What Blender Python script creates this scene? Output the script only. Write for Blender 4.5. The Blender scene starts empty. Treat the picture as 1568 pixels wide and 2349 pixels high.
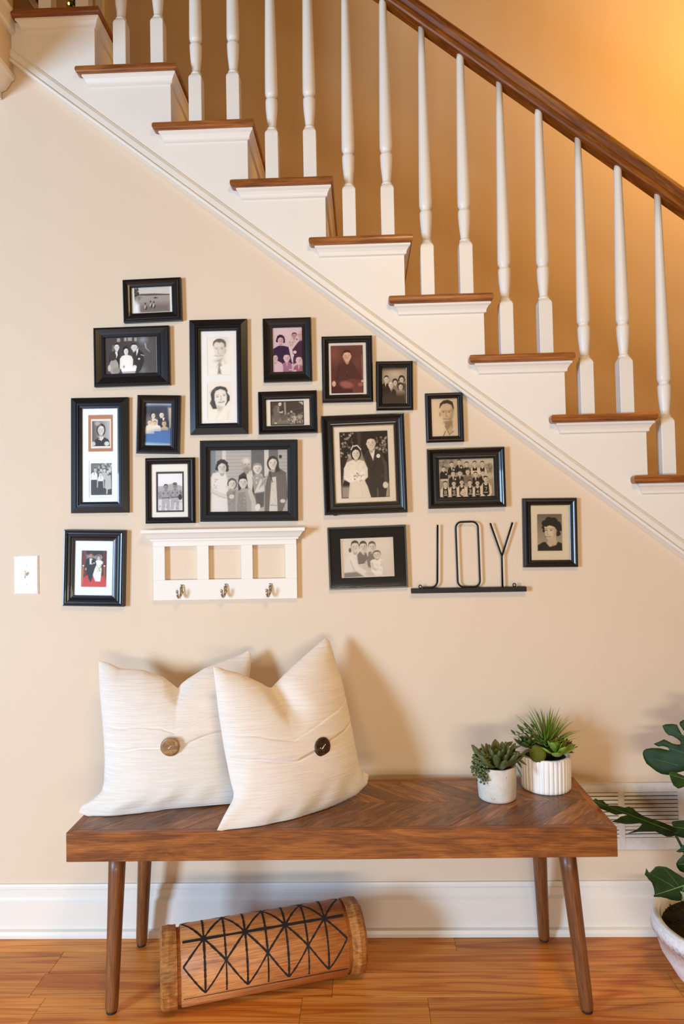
import bpy, bmesh, math, random
import numpy as np
from mathutils import Vector, Matrix
random.seed(7)
S = bpy.context.scene
COL = S.collection
# ------------------------------------------------------------------ camera
CAM = np.array([0.6722, -2.2442, 1.2617]); YAW, PIT, ROL, FPX = 0.0306, 0.0294, -0.0211, 1603.6
def cam_axes():
    f = np.array([-math.sin(YAW)*math.cos(PIT), math.cos(YAW)*math.cos(PIT), math.sin(PIT)])
    r0 = np.array([math.cos(YAW), math.sin(YAW), 0.0]); u0 = np.cross(r0, f)
    c, s = math.cos(ROL), math.sin(ROL)
    return c*r0+s*u0, -s*r0+c*u0, f
AX_R, AX_U, AX_F = cam_axes()
cd = bpy.data.cameras.new('camera'); cam = bpy.data.objects.new('camera', cd); COL.objects.link(cam)
cd.sensor_fit = 'HORIZONTAL'; cd.sensor_width = 36.0; cd.lens = FPX/1568*36.0; cd.clip_start = 0.05
m = Matrix.Identity(4)
for i in range(3):
    m[i][0] = AX_R[i]; m[i][1] = AX_U[i]; m[i][2] = -AX_F[i]; m[i][3] = CAM[i]
cam.matrix_world = m
S.camera = cam
# ------------------------------------------------------------------ light
S.view_settings.view_transform = 'Standard'; S.view_settings.look = 'None'
S.view_settings.gamma = 1.0; S.view_settings.use_curve_mapping = False
S.view_settings.exposure = -0.02
W = bpy.data.worlds.new('room_glow'); S.world = W; W.use_nodes = True
W.node_tree.nodes['Background'].inputs[0].default_value = (1.0, 0.40, 0.09, 1)
W.node_tree.nodes['Background'].inputs[1].default_value = 0.13
def add_light(name, kind, loc, target, energy, color, **kw):
    l = bpy.data.lights.new(name, kind); l.energy = energy; l.color = color
    for k, v in kw.items(): setattr(l, k, v)
    o = bpy.data.objects.new(name, l); COL.objects.link(o); o.location = loc
    if target is not None:
        o.rotation_euler = (Vector(target)-Vector(loc)).to_track_quat('-Z', 'Y').to_euler()
    return o
add_light('window_daylight', 'AREA', (-2.7, -3.5, 1.2), (1.4, 0, 1.05), 228, (0.49, 0.72, 1.0), shape='RECTANGLE', size=0.85, size_y=1.3)
add_light('low_front_fill', 'AREA', (0.9, -5.5, 0.42), (0.6, 0, 0.7), 92, (1.0, 0.92, 0.74), shape='RECTANGLE', size=2.8, size_y=0.45)  # added low fill light behind the camera, brightens the area under the bench
add_light('hall_lamp', 'AREA', (1.1, -2.4, 3.1), (0.7, -0.1, 0.3), 13, (1.0, 0.66, 0.28), shape='DISK', size=0.6, spread=math.radians(115))
add_light('stairwell_lamp', 'POINT', (2.6, 0.0, 3.5), None, 78, (1.0, 0.50, 0.08), shadow_soft_size=0.12)
# ------------------------------------------------------------------ helpers
def ray(px, py):
    return AX_F + AX_R*(px-784)/FPX + AX_U*(1174.5-py)/FPX
def at_y(px, py, y):
    d = ray(px, py); return CAM + d*((y-CAM[1])/d[1])
def at_z(px, py, z):
    d = ray(px, py); return CAM + d*((z-CAM[2])/d[2])
def on_plane(px, py, p0, n):
    d = ray(px, py); n = np.array(n, float); return CAM + d*(np.dot(np.array(p0)-CAM, n)/np.dot(d, n))
def mesh_obj(name, verts, faces, mat, parent=None, smooth=False):
    me = bpy.data.meshes.new(name); me.from_pydata([tuple(map(float, v)) for v in verts], [], [tuple(f) for f in faces]); me.update()
    return link(name, me, mat, parent, smooth)
def link(name, me, mat, parent=None, smooth=False):
    o = bpy.data.objects.new(name, me); COL.objects.link(o)
    if mat is not None and not me.materials: me.materials.append(mat)
    if smooth:
        me.polygons.foreach_set('use_smooth', [True]*len(me.polygons))
    if parent is not None: o.parent = parent
    return o
def bm_obj(name, bm, mat, parent=None, smooth=False):
    bmesh.ops.recalc_face_normals(bm, faces=bm.faces)
    me = bpy.data.meshes.new(name); bm.to_mesh(me); bm.free()
    return link(name, me, mat, parent, smooth)
def thing(name, label, cat, loc=(0, 0, 0), rotz=0.0, group=None, kind=None):
    o = bpy.data.objects.new(name, None); COL.objects.link(o); o.empty_display_size = 0.05
    o.location = loc; o.rotation_euler = (0, 0, rotz)
    return tag(o, label, cat, group, kind)
def tag(o, label=None, cat=None, group=None, kind=None):
    if label: o['label'] = label
    if cat: o['category'] = cat
    if group: o['group'] = group
    if kind: o['kind'] = kind
    return o
def struct(o, label, cat='wall'):
    return tag(o, label, cat, None, 'structure')
def copy_part(o, parent, loc=None, rot=None, scale=None):
    c = o.copy(); COL.objects.link(c); c.parent = parent
    if loc is not None: c.location = loc
    if rot is not None: c.rotation_euler = rot
    if scale is not None: c.scale = scale
    return c
def box_bm(x0, x1, y0, y1, z0, z1, bev=0.0, seg=1, bm=None):
    b = bmesh.new()
    vs = [b.verts.new(p) for p in ((x0,y0,z0),(x1,y0,z0),(x1,y1,z0),(x0,y1,z0),(x0,y0,z1),(x1,y0,z1),(x1,y1,z1),(x0,y1,z1))]
    for f in ((3,2,1,0),(4,5,6,7),(0,1,5,4),(1,2,6,5),(2,3,7,6),(3,0,4,7)): b.faces.new([vs[i] for i in f])
    if bev > 0: bmesh.ops.bevel(b, geom=b.edges[:], offset=bev, segments=seg, affect='EDGES', profile=0.6)
    if bm is None: return b
    merge(bm, b); return bm
def merge(bm, b):
    me = bpy.data.meshes.new('tmp'); b.to_mesh(me); b.free(); bm.from_mesh(me); bpy.data.meshes.remove(me)
def box(name, x0, x1, y0, y1, z0, z1, mat, parent=None, bev=0.0, seg=1):
    return bm_obj(name, box_bm(min(x0,x1), max(x0,x1), min(y0,y1), max(y0,y1), min(z0,z1), max(z0,z1), bev, seg), mat, parent)
def prism(name, pts, axis, a, b, mat, parent=None, smooth=False):
    """polygon pts in the two other axes extruded along axis ('x','y','z') from a to b"""
    def P(u, v, t):
        return {'x': (t, u, v), 'y': (u, t, v), 'z': (u, v, t)}[axis]
    n = len(pts)
    V = [P(u, v, a) for u, v in pts] + [P(u, v, b) for u, v in pts]
    bm = bmesh.new(); vs = [bm.verts.new(p) for p in V]
    bm.faces.new(vs[:n]); bm.faces.new(vs[n:][::-1])
    for i in range(n):
        j = (i+1) % n; bm.faces.new((vs[i], vs[j], vs[n+j], vs[n+i]))
    return bm_obj(name, bm, mat, parent, smooth)
def lathe(name, prof, mat, parent=None, seg=32, center=(0,0,0), smooth=True, mod=None, cap=True, capb=True):
    """prof: (radius, z) from bottom to top"""
    V = []; F = []
    for r, z in prof:
        for k in range(seg):
            a = 2*math.pi*k/seg; rr = r if mod is None else mod(r, z, a)
            V.append((center[0]+rr*math.cos(a), center[1]+rr*math.sin(a), center[2]+z))
    for i in range(len(prof)-1):
        for k in range(seg):
            j = (k+1) % seg; F.append((i*seg+k, i*seg+j, (i+1)*seg+j, (i+1)*seg+k))
    if capb: F.append(tuple(range(seg))[::-1])
    if cap: F.append(tuple((len(prof)-1)*seg+k for k in range(seg)))
    o = mesh_obj(name, V, F, mat, parent, smooth)
    return o
def tube_data(path, rad, seg=10, closed=False, flat=None):
    P = [np.array(p, float) for p in path]; n = len(P)
    if not hasattr(rad, '__len__'): rad = [rad]*n
    V = []; F = []
    up = None
    for i in range(n):
        a = P[(i-1) % n] if (closed or i > 0) else P[i]; b = P[(i+1) % n] if (closed or i < n-1) else P[i]
        t = b-a; t = t/ (np.linalg.norm(t)+1e-12)
        if up is None:
            up = np.array([0, 1, 0.]) if abs(t[1]) < .9 else np.array([1., 0, 0])
        s = np.cross(t, up); s /= np.linalg.norm(s)+1e-12; u = np.cross(s, t); up = u
        for k in range(seg):
            an = 2*math.pi*k/seg
            V.append(P[i] + rad[i]*(s*math.cos(an) + u*math.sin(an)))
    for i in range(n if closed else n-1):
        i2 = (i+1) % n
        for k in range(seg):
            j = (k+1) % seg; F.append((i*seg+k, i*seg+j, i2*seg+j, i2*seg+k))
    if not closed:
        F.append(tuple(range(seg))[::-1]); F.append(tuple((n-1)*seg+k for k in range(seg)))
    return V, F
def tube(name, path, rad, mat, parent=None, seg=10, closed=False, smooth=True):
    V, F = tube_data(path, rad, seg, closed)
    return mesh_obj(name, V, F, mat, parent, smooth)
# ------------------------------------------------------------------ materials
def srgb(r, g, b):
    f = lambda c: (c/255/12.92) if c/255 <= 0.04045 else ((c/255+0.055)/1.055)**2.4
    return (f(r), f(g), f(b), 1.0)
def new_mat(name):
    m = bpy.data.materials.new(name); m.use_nodes = True
    nt = m.node_tree; b = nt.nodes['Principled BSDF']
    return m, nt, b
def N(nt, typ, **kw):
    n = nt.nodes.new(typ)
    for k, v in kw.items(): setattr(n, k, v)
    return n
def coords(nt, scale=(1,1,1), rot=(0,0,0), rand=True):
    tc = N(nt, 'ShaderNodeTexCoord'); mp = N(nt, 'ShaderNodeMapping')
    mp.inputs['Scale'].default_value = scale; mp.inputs['Rotation'].default_value = rot
    nt.links.new(tc.outputs['Object'], mp.inputs['Vector'])
    if rand:
        oi = N(nt, 'ShaderNodeObjectInfo'); mu = N(nt, 'ShaderNodeMath', operation='MULTIPLY'); mu.inputs[1].default_value = 37.0
        nt.links.new(oi.outputs['Random'], mu.inputs[0])
        cx = N(nt, 'ShaderNodeCombineXYZ')
        for i in range(3): nt.links.new(mu.outputs[0], cx.inputs[i])
        nt.links.new(cx.outputs[0], mp.inputs['Location'])
    return mp
def noise(nt, vec, scale, detail=4, rough=.55, dist=0.0):
    n = N(nt, 'ShaderNodeTexNoise'); n.inputs['Scale'].default_value = scale; n.inputs['Detail'].default_value = detail
    n.inputs['Roughness'].default_value = rough; n.inputs['Distortion'].default_value = dist
    nt.links.new(vec, n.inputs['Vector']); return n
def ramp(nt, fac, stops):
    r = N(nt, 'ShaderNodeValToRGB'); e = r.color_ramp.elements
    while len(e) < len(stops): e.new(0.5)
    for i, (p, c) in enumerate(stops): e[i].position = p; e[i].color = c
    nt.links.new(fac, r.inputs[0]); return r
def mixc(nt, fac, a, b, mode='MIX'):
    m = N(nt, 'ShaderNodeMix', data_type='RGBA', blend_type=mode)
    for v, i in ((fac, 0), (a, 6), (b, 7)):
        if hasattr(v, 'links'): nt.links.new(v, m.inputs[i])
        else: m.inputs[i].default_value = v
    return m.outputs[2]
def bump(nt, h, b, strength=.2, dist=.002):
    bp = N(nt, 'ShaderNodeBump'); bp.inputs['Strength'].default_value = strength; bp.inputs['Distance'].default_value = dist
    nt.links.new(h, bp.inputs['Height']); nt.links.new(bp.outputs[0], b.inputs['Normal']); return bp
def paint(name, c, rough=.6, var=.04, bumps=.06, bscale=220, spec=.4):
    m, nt, b = new_mat(name); mp = coords(nt)
    n = noise(nt, mp.outputs[0], 3.0, 3)
    lo = tuple(max(0, x*(1-var)) for x in c[:3])+(1,); hi = tuple(min(1, x*(1+var)) for x in c[:3])+(1,)
    r = ramp(nt, n.outputs[0], ((.3, lo), (.7, hi))); nt.links.new(r.outputs[0], b.inputs['Base Color'])
    b.inputs['Roughness'].default_value = rough; b.inputs['Specular IOR Level'].default_value = spec
    n2 = noise(nt, mp.outputs[0], bscale, 2); bump(nt, n2.outputs[0], b, bumps, .001)
    return m
def wood(name, dark, mid, light, scale=(1, 9, 9), rough=.4, grain=1.0, var=.35, spec=.5, contrast=.5, coat=0.0, streak=60.0, axis=0):
    """grain runs along local axis 0 (x); pass axis=2 for z"""
    m, nt, b = new_mat(name)
    sc = {0: scale, 2: (scale[1], scale[2], scale[0]), 1: (scale[1], scale[0], scale[2])}[axis]
    mp = coords(nt, sc)
    n1 = noise(nt, mp.outputs[0], 1.6, 5, .6, 1.2*grain)
    # ring-like cathedral figure from distorted noise
    mu = N(nt, 'ShaderNodeMath', operation='MULTIPLY'); mu.inputs[1].default_value = 7.0
    nt.links.new(n1.outputs[0], mu.inputs[0])
    si = N(nt, 'ShaderNodeMath', operation='SINE'); nt.links.new(mu.outputs[0], si.inputs[0])
    ma = N(nt, 'ShaderNodeMath', operation='MULTIPLY_ADD'); ma.inputs[1].default_value = .5*contrast; ma.inputs[2].default_value = .5
    nt.links.new(si.outputs[0], ma.inputs[0])
    mp2 = coords(nt, tuple(s*k for s, k in zip(sc, {0: (1.5, 9, 9), 2: (9, 9, 1.5), 1: (9, 1.5, 9)}[axis])))
    n2 = noise(nt, mp2.outputs[0], streak/20, 4, .65)
    c1 = ramp(nt, ma.outputs[0], ((.05, dark), (.5, mid), (.95, light)))
    c2 = ramp(nt, n2.outputs[0], ((.33, tuple(x*.5 for x in dark[:3])+(1,)), (.5, mid), (.75, light)))
    c = mixc(nt, .42, c1.outputs[0], c2.outputs[0])
    k3 = {0: (14, 260, 260), 2: (260, 260, 14), 1: (260, 14, 260)}[axis]
    mp3 = coords(nt, k3); n3 = noise(nt, mp3.outputs[0], 1.0, 3, .6); pr = ramp(nt, n3.outputs[0], ((.36, (.52, .45, .38, 1)), (.52, (1, 1, 1, 1)))); c = mixc(nt, .55, c, pr.outputs[0], 'MULTIPLY')
    oi = N(nt, 'ShaderNodeObjectInfo'); mr = N(nt, 'ShaderNodeMapRange')
    mr.inputs[3].default_value = 1-var; mr.inputs[4].default_value = 1+var*.6
    nt.links.new(oi.outputs['Random'], mr.inputs[0])
    hs = N(nt, 'ShaderNodeHueSaturation'); nt.links.new(c, hs.inputs['Color']); nt.links.new(mr.outputs[0], hs.inputs['Value'])
    nt.links.new(hs.outputs[0], b.inputs['Base Color'])
    b.inputs['Roughness'].default_value = rough; b.inputs['Specular IOR Level'].default_value = spec
    if coat: b.inputs['Coat Weight'].default_value = coat; b.inputs['Coat Roughness'].default_value = .12
    bump(nt, n2.outputs[0], b, .15, .0015)
    return m
def oak_floor():
    m, nt, b = new_mat('oak_floor'); L = nt.links
    mp = coords(nt, (.55, 7.5, 7.5))
    n1 = noise(nt, mp.outputs[0], 1.5, 2, .5, .6)
    mu = N(nt, 'ShaderNodeMath', operation='MULTIPLY'); mu.inputs[1].default_value = 36.0; L.new(n1.outputs[0], mu.inputs[0])
    si = N(nt, 'ShaderNodeMath', operation='SINE'); L.new(mu.outputs[0], si.inputs[0])
    ma = N(nt, 'ShaderNodeMath', operation='MULTIPLY_ADD'); ma.inputs[1].default_value = .5; ma.inputs[2].default_value = .5; L.new(si.outputs[0], ma.inputs[0])
    rings = ramp(nt, ma.outputs[0], ((.0, srgb(204, 118, 40)), (.22, srgb(228, 146, 58)), (.85, srgb(236, 160, 72))))
    mp2 = coords(nt, (4, 260, 260)); n2 = noise(nt, mp2.outputs[0], 1.0, 3, .6)
    pores = ramp(nt, n2.outputs[0], ((.34, srgb(206, 178, 140)), (.5, (1, 1, 1, 1))))
    mp3 = coords(nt, (1.2, 4, 4)); n3 = noise(nt, mp3.outputs[0], 1.4, 3)
    blot = ramp(nt, n3.outputs[0], ((.3, srgb(222, 204, 184)), (.65, (1, 1, 1, 1))))
    c = mixc(nt, .85, rings.outputs[0], pores.outputs[0], 'MULTIPLY'); c = mixc(nt, .55, c, blot.outputs[0], 'MULTIPLY')
    oi = N(nt, 'ShaderNodeObjectInfo'); mr = N(nt, 'ShaderNodeMapRange'); mr.inputs[3].default_value = .86; mr.inputs[4].default_value = 1.14; L.new(oi.outputs['Random'], mr.inputs[0])
    hs = N(nt, 'ShaderNodeHueSaturation'); L.new(c, hs.inputs['Color']); L.new(mr.outputs[0], hs.inputs['Value']); L.new(hs.outputs[0], b.inputs['Base Color'])
    b.inputs['Roughness'].default_value = .42; b.inputs['Specular IOR Level'].default_value = .35
    bump(nt, n2.outputs[0], b, .08, .001); return m
def plain(name, c, rough=.5, metal=0.0, spec=.5, coat=0.0):
    m, nt, b = new_mat(name); mp = coords(nt); n = noise(nt, mp.outputs[0], 60, 2)
    r = ramp(nt, n.outputs[0], ((.3, tuple(x*.93 for x in c[:3])+(1,)), (.7, tuple(min(1, x*1.05) for x in c[:3])+(1,))))
    nt.links.new(r.outputs[0], b.inputs['Base Color']); b.inputs['Roughness'].default_value = rough
    b.inputs['Metallic'].default_value = metal; b.inputs['Specular IOR Level'].default_value = spec
    if coat: b.inputs['Coat Weight'].default_value = coat
    return m
M = {}
M['tan'] = paint('tan_wall_paint', srgb(222, 202, 177), .65, .015, .05, 260, .3)
M['warm_lit_tan'] = paint('warm_lit_tan_wall_paint', srgb(217, 187, 144), .65, .015, .05, 260, .3)  # same tan paint, with the warm stairwell light put into its colour
M['white'] = paint('white_trim_paint', srgb(234, 228, 217), .38, .015, .02, 120, .45)
M['floor'] = oak_floor()
M['tread'] = wood('oak_tread', srgb(104, 54, 20), srgb(160, 94, 42), srgb(190, 122, 60), (2, 16, 16), .32, 1.0, .1, .5, .8, .2)
M['tread_y'] = wood('oak_tread_return', srgb(104, 54, 20), srgb(160, 94, 42), srgb(190, 122, 60), (2, 16, 16), .32, 1.0, .1, .5, .8, .2, axis=1)
M['rail'] = wood('oak_handrail', srgb(84, 38, 8), srgb(140, 76, 20), srgb(176, 106, 36), (3, 30, 30), .4, 1.0, .05, .4, .9, .1)
M['bench'] = wood('mango_bench', srgb(98, 50, 16), srgb(158, 92, 36), srgb(192, 124, 56), (2.2, 12, 12), .42, 1.6, .2, .45, 1.0, .1)
M['board'] = wood('mango_chevron', srgb(90, 52, 26), srgb(150, 98, 54), srgb(186, 130, 78), (5, 22, 22), .4, 1.4, .42, .45, 1.0, .15)
M['leg'] = wood('mango_leg', srgb(84, 46, 22), srgb(132, 82, 44), srgb(158, 104, 60), (2, 22, 22), .42, .9, .12, .45, .7, .1, axis=2)
M['drum'] = wood('drum_wood', srgb(158, 94, 46), srgb(206, 136, 78), srgb(224, 160, 100), (2.5, 11, 11), .5, 1.2, .05, .4, .7)
M['chisel'] = wood('chiselled_wood', srgb(136, 82, 34), srgb(190, 126, 64), srgb(224, 168, 104), (9, 7, 7), .5, 1.6, .05, .4, 1.0)
M['burn'] = plain('burned_black', srgb(30, 22, 18), .8)
M['black'] = plain('black_frame_lacquer', srgb(18, 17, 19), .34, 0, .45, .2)
M['blackm'] = plain('matt_black_frame', srgb(19, 18, 19), .6, 0, .3)
M['iron'] = plain('black_iron', srgb(15, 14, 14), .5, .0, .35)
M['mat'] = paint('white_mat_board', srgb(238, 236, 234), .8, .01, .02)
M['cream'] = paint('cream_mat_board', srgb(236, 228, 216), .8, .01, .02)
M['brownmat'] = paint('tan_card_mat', srgb(186, 132, 98), .8, .02, .02)
M['greymat'] = paint('charcoal_card_mat', srgb(78, 72, 68), .8, .02, .02)
M['gold'] = plain('gold_rope_trim', srgb(196, 152, 96), .35, .7)
M['nickel'] = plain('brushed_nickel', srgb(190, 176, 158), .28, 1.0)
M['plastic'] = plain('white_plastic', srgb(246, 245, 243), .3)
M['rubber'] = plain('black_rubber', srgb(22, 20, 19), .7)
M['pipe'] = plain('vent_white', srgb(226, 224, 220), .45)
M['dark'] = plain('vent_shadow', srgb(60, 56, 52), .9)
def glass_mat():
    m, nt, b = new_mat('picture_glass'); out = nt.nodes['Material Output']; nt.nodes.remove(b)
    fr = N(nt, 'ShaderNodeFresnel'); fr.inputs[0].default_value = 1.45
    tr = N(nt, 'ShaderNodeBsdfTransparent'); gl = N(nt, 'ShaderNodeBsdfGlossy'); gl.inputs['Roughness'].default_value = .04
    mx = N(nt, 'ShaderNodeMixShader'); nt.links.new(fr.outputs[0], mx.inputs[0]); nt.links.new(tr.outputs[0], mx.inputs[1]); nt.links.new(gl.outputs[0], mx.inputs[2])
    nt.links.new(mx.outputs[0], out.inputs[0]); return m
M['glass'] = glass_mat()
def print_mat():
    m, nt, b = new_mat('photographic_print'); at = N(nt, 'ShaderNodeVertexColor'); at.layer_name = 'print'
    nt.links.new(at.outputs[0], b.inputs['Base Color']); b.inputs['Roughness'].default_value = .45; b.inputs['Specular IOR Level'].default_value = .3
    return m
M['print'] = print_mat()
# ------------------------------------------------------------------ room shell
RUN, RISE, X0, Z0, TW = 0.25, 0.197, -0.4832, 2.9973, 0.3314
XL, XR = -1.9, 3.4
CX, CZ = -0.457, 2.795          # corner of the over-door header beside the stair
BACK = 0.98
dg = RISE/RUN
pA = at_y(500, 492, -.012); pB = at_y(1568, 1275, -.012)      # underside line of the diagonal moulding
sl = (pB[2]-pA[2])/(pB[0]-pA[0])
def low(x): return pA[2]+sl*(x-pA[0])
# floor planks
fl = thing('floor', 'honey oak strip floor of long narrow planks', 'floor', kind='structure')
ROWS = [(-.005, -.098), (-.098, -.203), (-.203, -.308), (-.308, -.410)]
y = -.410
while y > -3.2: ROWS.append((y, y-.104)); y -= .104
px_j = {0: [at_z(1044, 2165, 0)[0]], 1: [at_z(836, 2215, 0)[0], at_z(1500, 2215, 0)[0]+.25], 2: [at_z(763, 2260, 0)[0]], 3: [at_z(690, 2315, 0)[0], at_z(984, 2315, 0)[0]]}
rnd = random.Random(3)
for i, (ya, yb) in enumerate(ROWS):
    js = sorted(px_j.get(i, [])) or [rnd.uniform(-.2, .6)]
    xs = [js[0]]
    while xs[0] > -1.9: xs.insert(0, xs[0]-rnd.uniform(.6, 1.1))
    xs += js[1:]
    while xs[-1] < 3.2: xs.append(xs[-1]+rnd.uniform(.55, 1.1))
    for a, b_ in zip(xs[:-1], xs[1:]):
        dz = rnd.uniform(-.0004, .0)
        o = box('plank', -(b_-a)/2+.0004, (b_-a)/2-.0004, -(ya-yb)/2+.0004, (ya-yb)/2-.0004, -.018, dz, M['floor'], fl, .0007)
        o.location = ((a+b_)/2, (ya+yb)/2, 0)
box('subfloor', XL, XR, -3.3, 0.02, -.05, -.0185, M['dark'], fl)
# wall under the stairs
top_l = low(CX)
o = prism('wall_front', [(XL, 0), (XR, 0), (XR, max(.02, low(XR)+.03)), (CX, top_l+.03), (XL, top_l+.03)], 'y', 0.0, 0.09, M['tan'])
struct(o, 'beige painted wall under the staircase carrying the picture gallery')
o = box('wall_back', -2.4, 4.6, BACK, BACK+.1, 0, 5.2, M['warm_lit_tan']); struct(o, 'tan stairwell wall behind the white balusters')
o = box('wall_left', -1.9, CX, -.55, 0.0, CZ, 3.9, M['tan']); struct(o, 'beige wall corner above the white cornice at upper left')
# cornice below the header
pr = [(CX, CZ+.004), (CX, CZ-.012), (CX-.010, CZ-.018), (CX-.017, CZ-.03), (CX-.028, CZ-.044), (CX-.044, CZ-.052), (CX-.044, CZ-.075), (CX-.10, CZ-.075), (CX-.10, CZ+.004)]
o = prism('trim_1', [(a+.006, b) for a, b in pr], 'y', -.55, -.004, M['white']); struct(o, 'white cornice moulding at the upper left edge below the wall corner', 'trim')
za, zb = at_y(23, 88, 0)[2], at_y(23, 42, 0)[2]
o = prism('trim_2', [(CX, za), (CX+.010, za), (CX+.014, za+.008), (CX+.014, zb-.012), (CX+.020, zb-.006), (CX+.020, zb), (CX, zb)], 'y', -.55, .0, M['white']); struct(o, 'white sloping band trim on the left wall beside the top tread', 'trim')
# baseboard
bt = [(-.0, .158), (-.007, .158), (-.009, .152), (-.009, .145), (-.012, .142), (-.012, .120), (-.016, .113), (-.018, .110), (-.018, .024), (-.028, .020), (-.031, .010), (-.031, 0), (0, 0)]
o = prism('baseboard_front', bt, 'x', XL, XR, M['white']); struct(o, 'tall white moulded baseboard along the beige wall', 'baseboard')
# ------------------------------------------------------------------ staircase
st = thing('staircase', 'white painted staircase with oak treads rising to the upper left', 'staircase', (1.0, 0, 0))
def child(o): o.location = Vector(o.location)-st.location; return o
NS = 11
def tread_x(i): return X0+i*RUN, X0+i*RUN+TW, Z0-i*RISE
# stringer with sawtooth top
rx = [X0+i*RUN+TW-.027 for i in range(NS)]          # riser faces
pts = [(CX, low(CX)+.02)]
pts.append((XR, low(XR)+.02)); 
saw = []
for i in range(NS-1, -1, -1):
    z = Z0-i*RISE-.026
    xr = rx[i]; xl = rx[i-1] if i else CX
    saw += [(xr, z), (xl, z)]
pts = [(CX, low(CX)+.02), (rx[-1], low(rx[-1])+.02)] + saw
child(prism('stringer', pts, 'y', -.012, .03, M['white'], st))
# diagonal moulding: extruded along the slope
def slope_prism(name, prof, x0, x1, mat, parent):
    """prof: (vertical offset above the low line, y)"""
    V = [(x0, yy, low(x0)+h) for h, yy in prof]+[(x1, yy, low(x1)+h) for h, yy in prof]; n = len(prof)
    bm = bmesh.new(); vs = [bm.verts.new(p) for p in V]
    bm.faces.new(vs[:n]); bm.faces.new(vs[n:][::-1])
    for i in range(n): j = (i+1) % n; bm.faces.new((vs[i], vs[j], vs[n+j], vs[n+i]))
    return bm_obj(name, bm, mat, parent)
pf = [(0, 0), (0, -.022), (.004, -.026), (.009, -.026), (.0125, -.022), (.0128, -.017), (.015, -.017), (.018, -.021), (.036, -.020), (.041, -.0185), (.0418, -.0145), (.0435, -.0145), (.0455, -.0165), (.0485, -.015), (.0495, -.010), (.05, 0)]
child(slope_prism('skirt_moulding', pf, CX, 3.0, M['white'], st))
def bull(xa, xb, za_, zb_, k=5):
    """rounded right end profile in x,z"""
    r = (zb_-za_)/2; c = xb-r; zc = (za_+zb_)/2
    return [(c+r*math.cos(a), zc+r*math.sin(a)) for a in [(-math.pi/2)+math.pi*j/k for j in range(k+1)]]
def tread_bm(xl, xr, z):
    t = .026; yf = -.044
    bm = box_bm(xl, xr, yf, .93, z-t, z, 0)
    # round every long edge except at the back
    ed = [e for e in bm.edges if max(v.co.y for v in e.verts) < 0 or (abs(e.verts[0].co.x-e.verts[1].co.x) < 1e-6 and abs(e.verts[0].co.z-e.verts[1].co.z) < 1e-6)]
    ed = [e for e in ed if abs(e.verts[0].co.z-e.verts[1].co.z) < 1e-6]
    bmesh.ops.bevel(bm, geom=ed, offset=.0105, segments=4, affect='EDGES', profile=.5)
    return bm
for i in range(NS):
    xl, xr, z = tread_x(i)
    if i == 0: xl = CX+.004
    child(bm_obj('tread', tread_bm(xl, xr, z), M['tread'], st))
    # scotia under the end and under the front of the tread
    zt = z-.0262; a = xl+.018; b_ = rx[i]
    prf = [(0, 0), (.020, 0), (.020, -.006), (.014, -.011), (.009, -.019), (.007, -.024), (.007, -.030), (0, -.033)]
    V = []; n = len(prf)
    for p, h in prf: V.append((a, -.012-p, zt+h))
    # left end is cut back with the same profile (returned), right end mitred
    for p, h in prf: V.append((b_+p, -.012-p, zt+h))
    for p, h in prf: V.append((b_+p, .90, zt+h))
    for k, (p, h) in enumerate(prf): V[k] = (a+.020-p, V[k][1], V[k][2])
    F = [tuple(range(n))]
    for s_ in range(2):
        for k in range(n):
            j = (k+1) % n; F.append((s_*n+k, s_*n+j, (s_+1)*n+j, (s_+1)*n+k))
    F.append(tuple(2*n+k for k in range(n))[::-1])
    bm = bmesh.new(); vs = [bm.verts.new(v) for v in V]
    for f in F: bm.faces.new([vs[q] for q in f])
    child(bm_obj('scotia_moulding', bm, M['white'], st))
    child(box('riser', rx[i]-.02, rx[i]-.0004, .0305, .93, z-RISE, z-.0262, M['white'], st))
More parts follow.
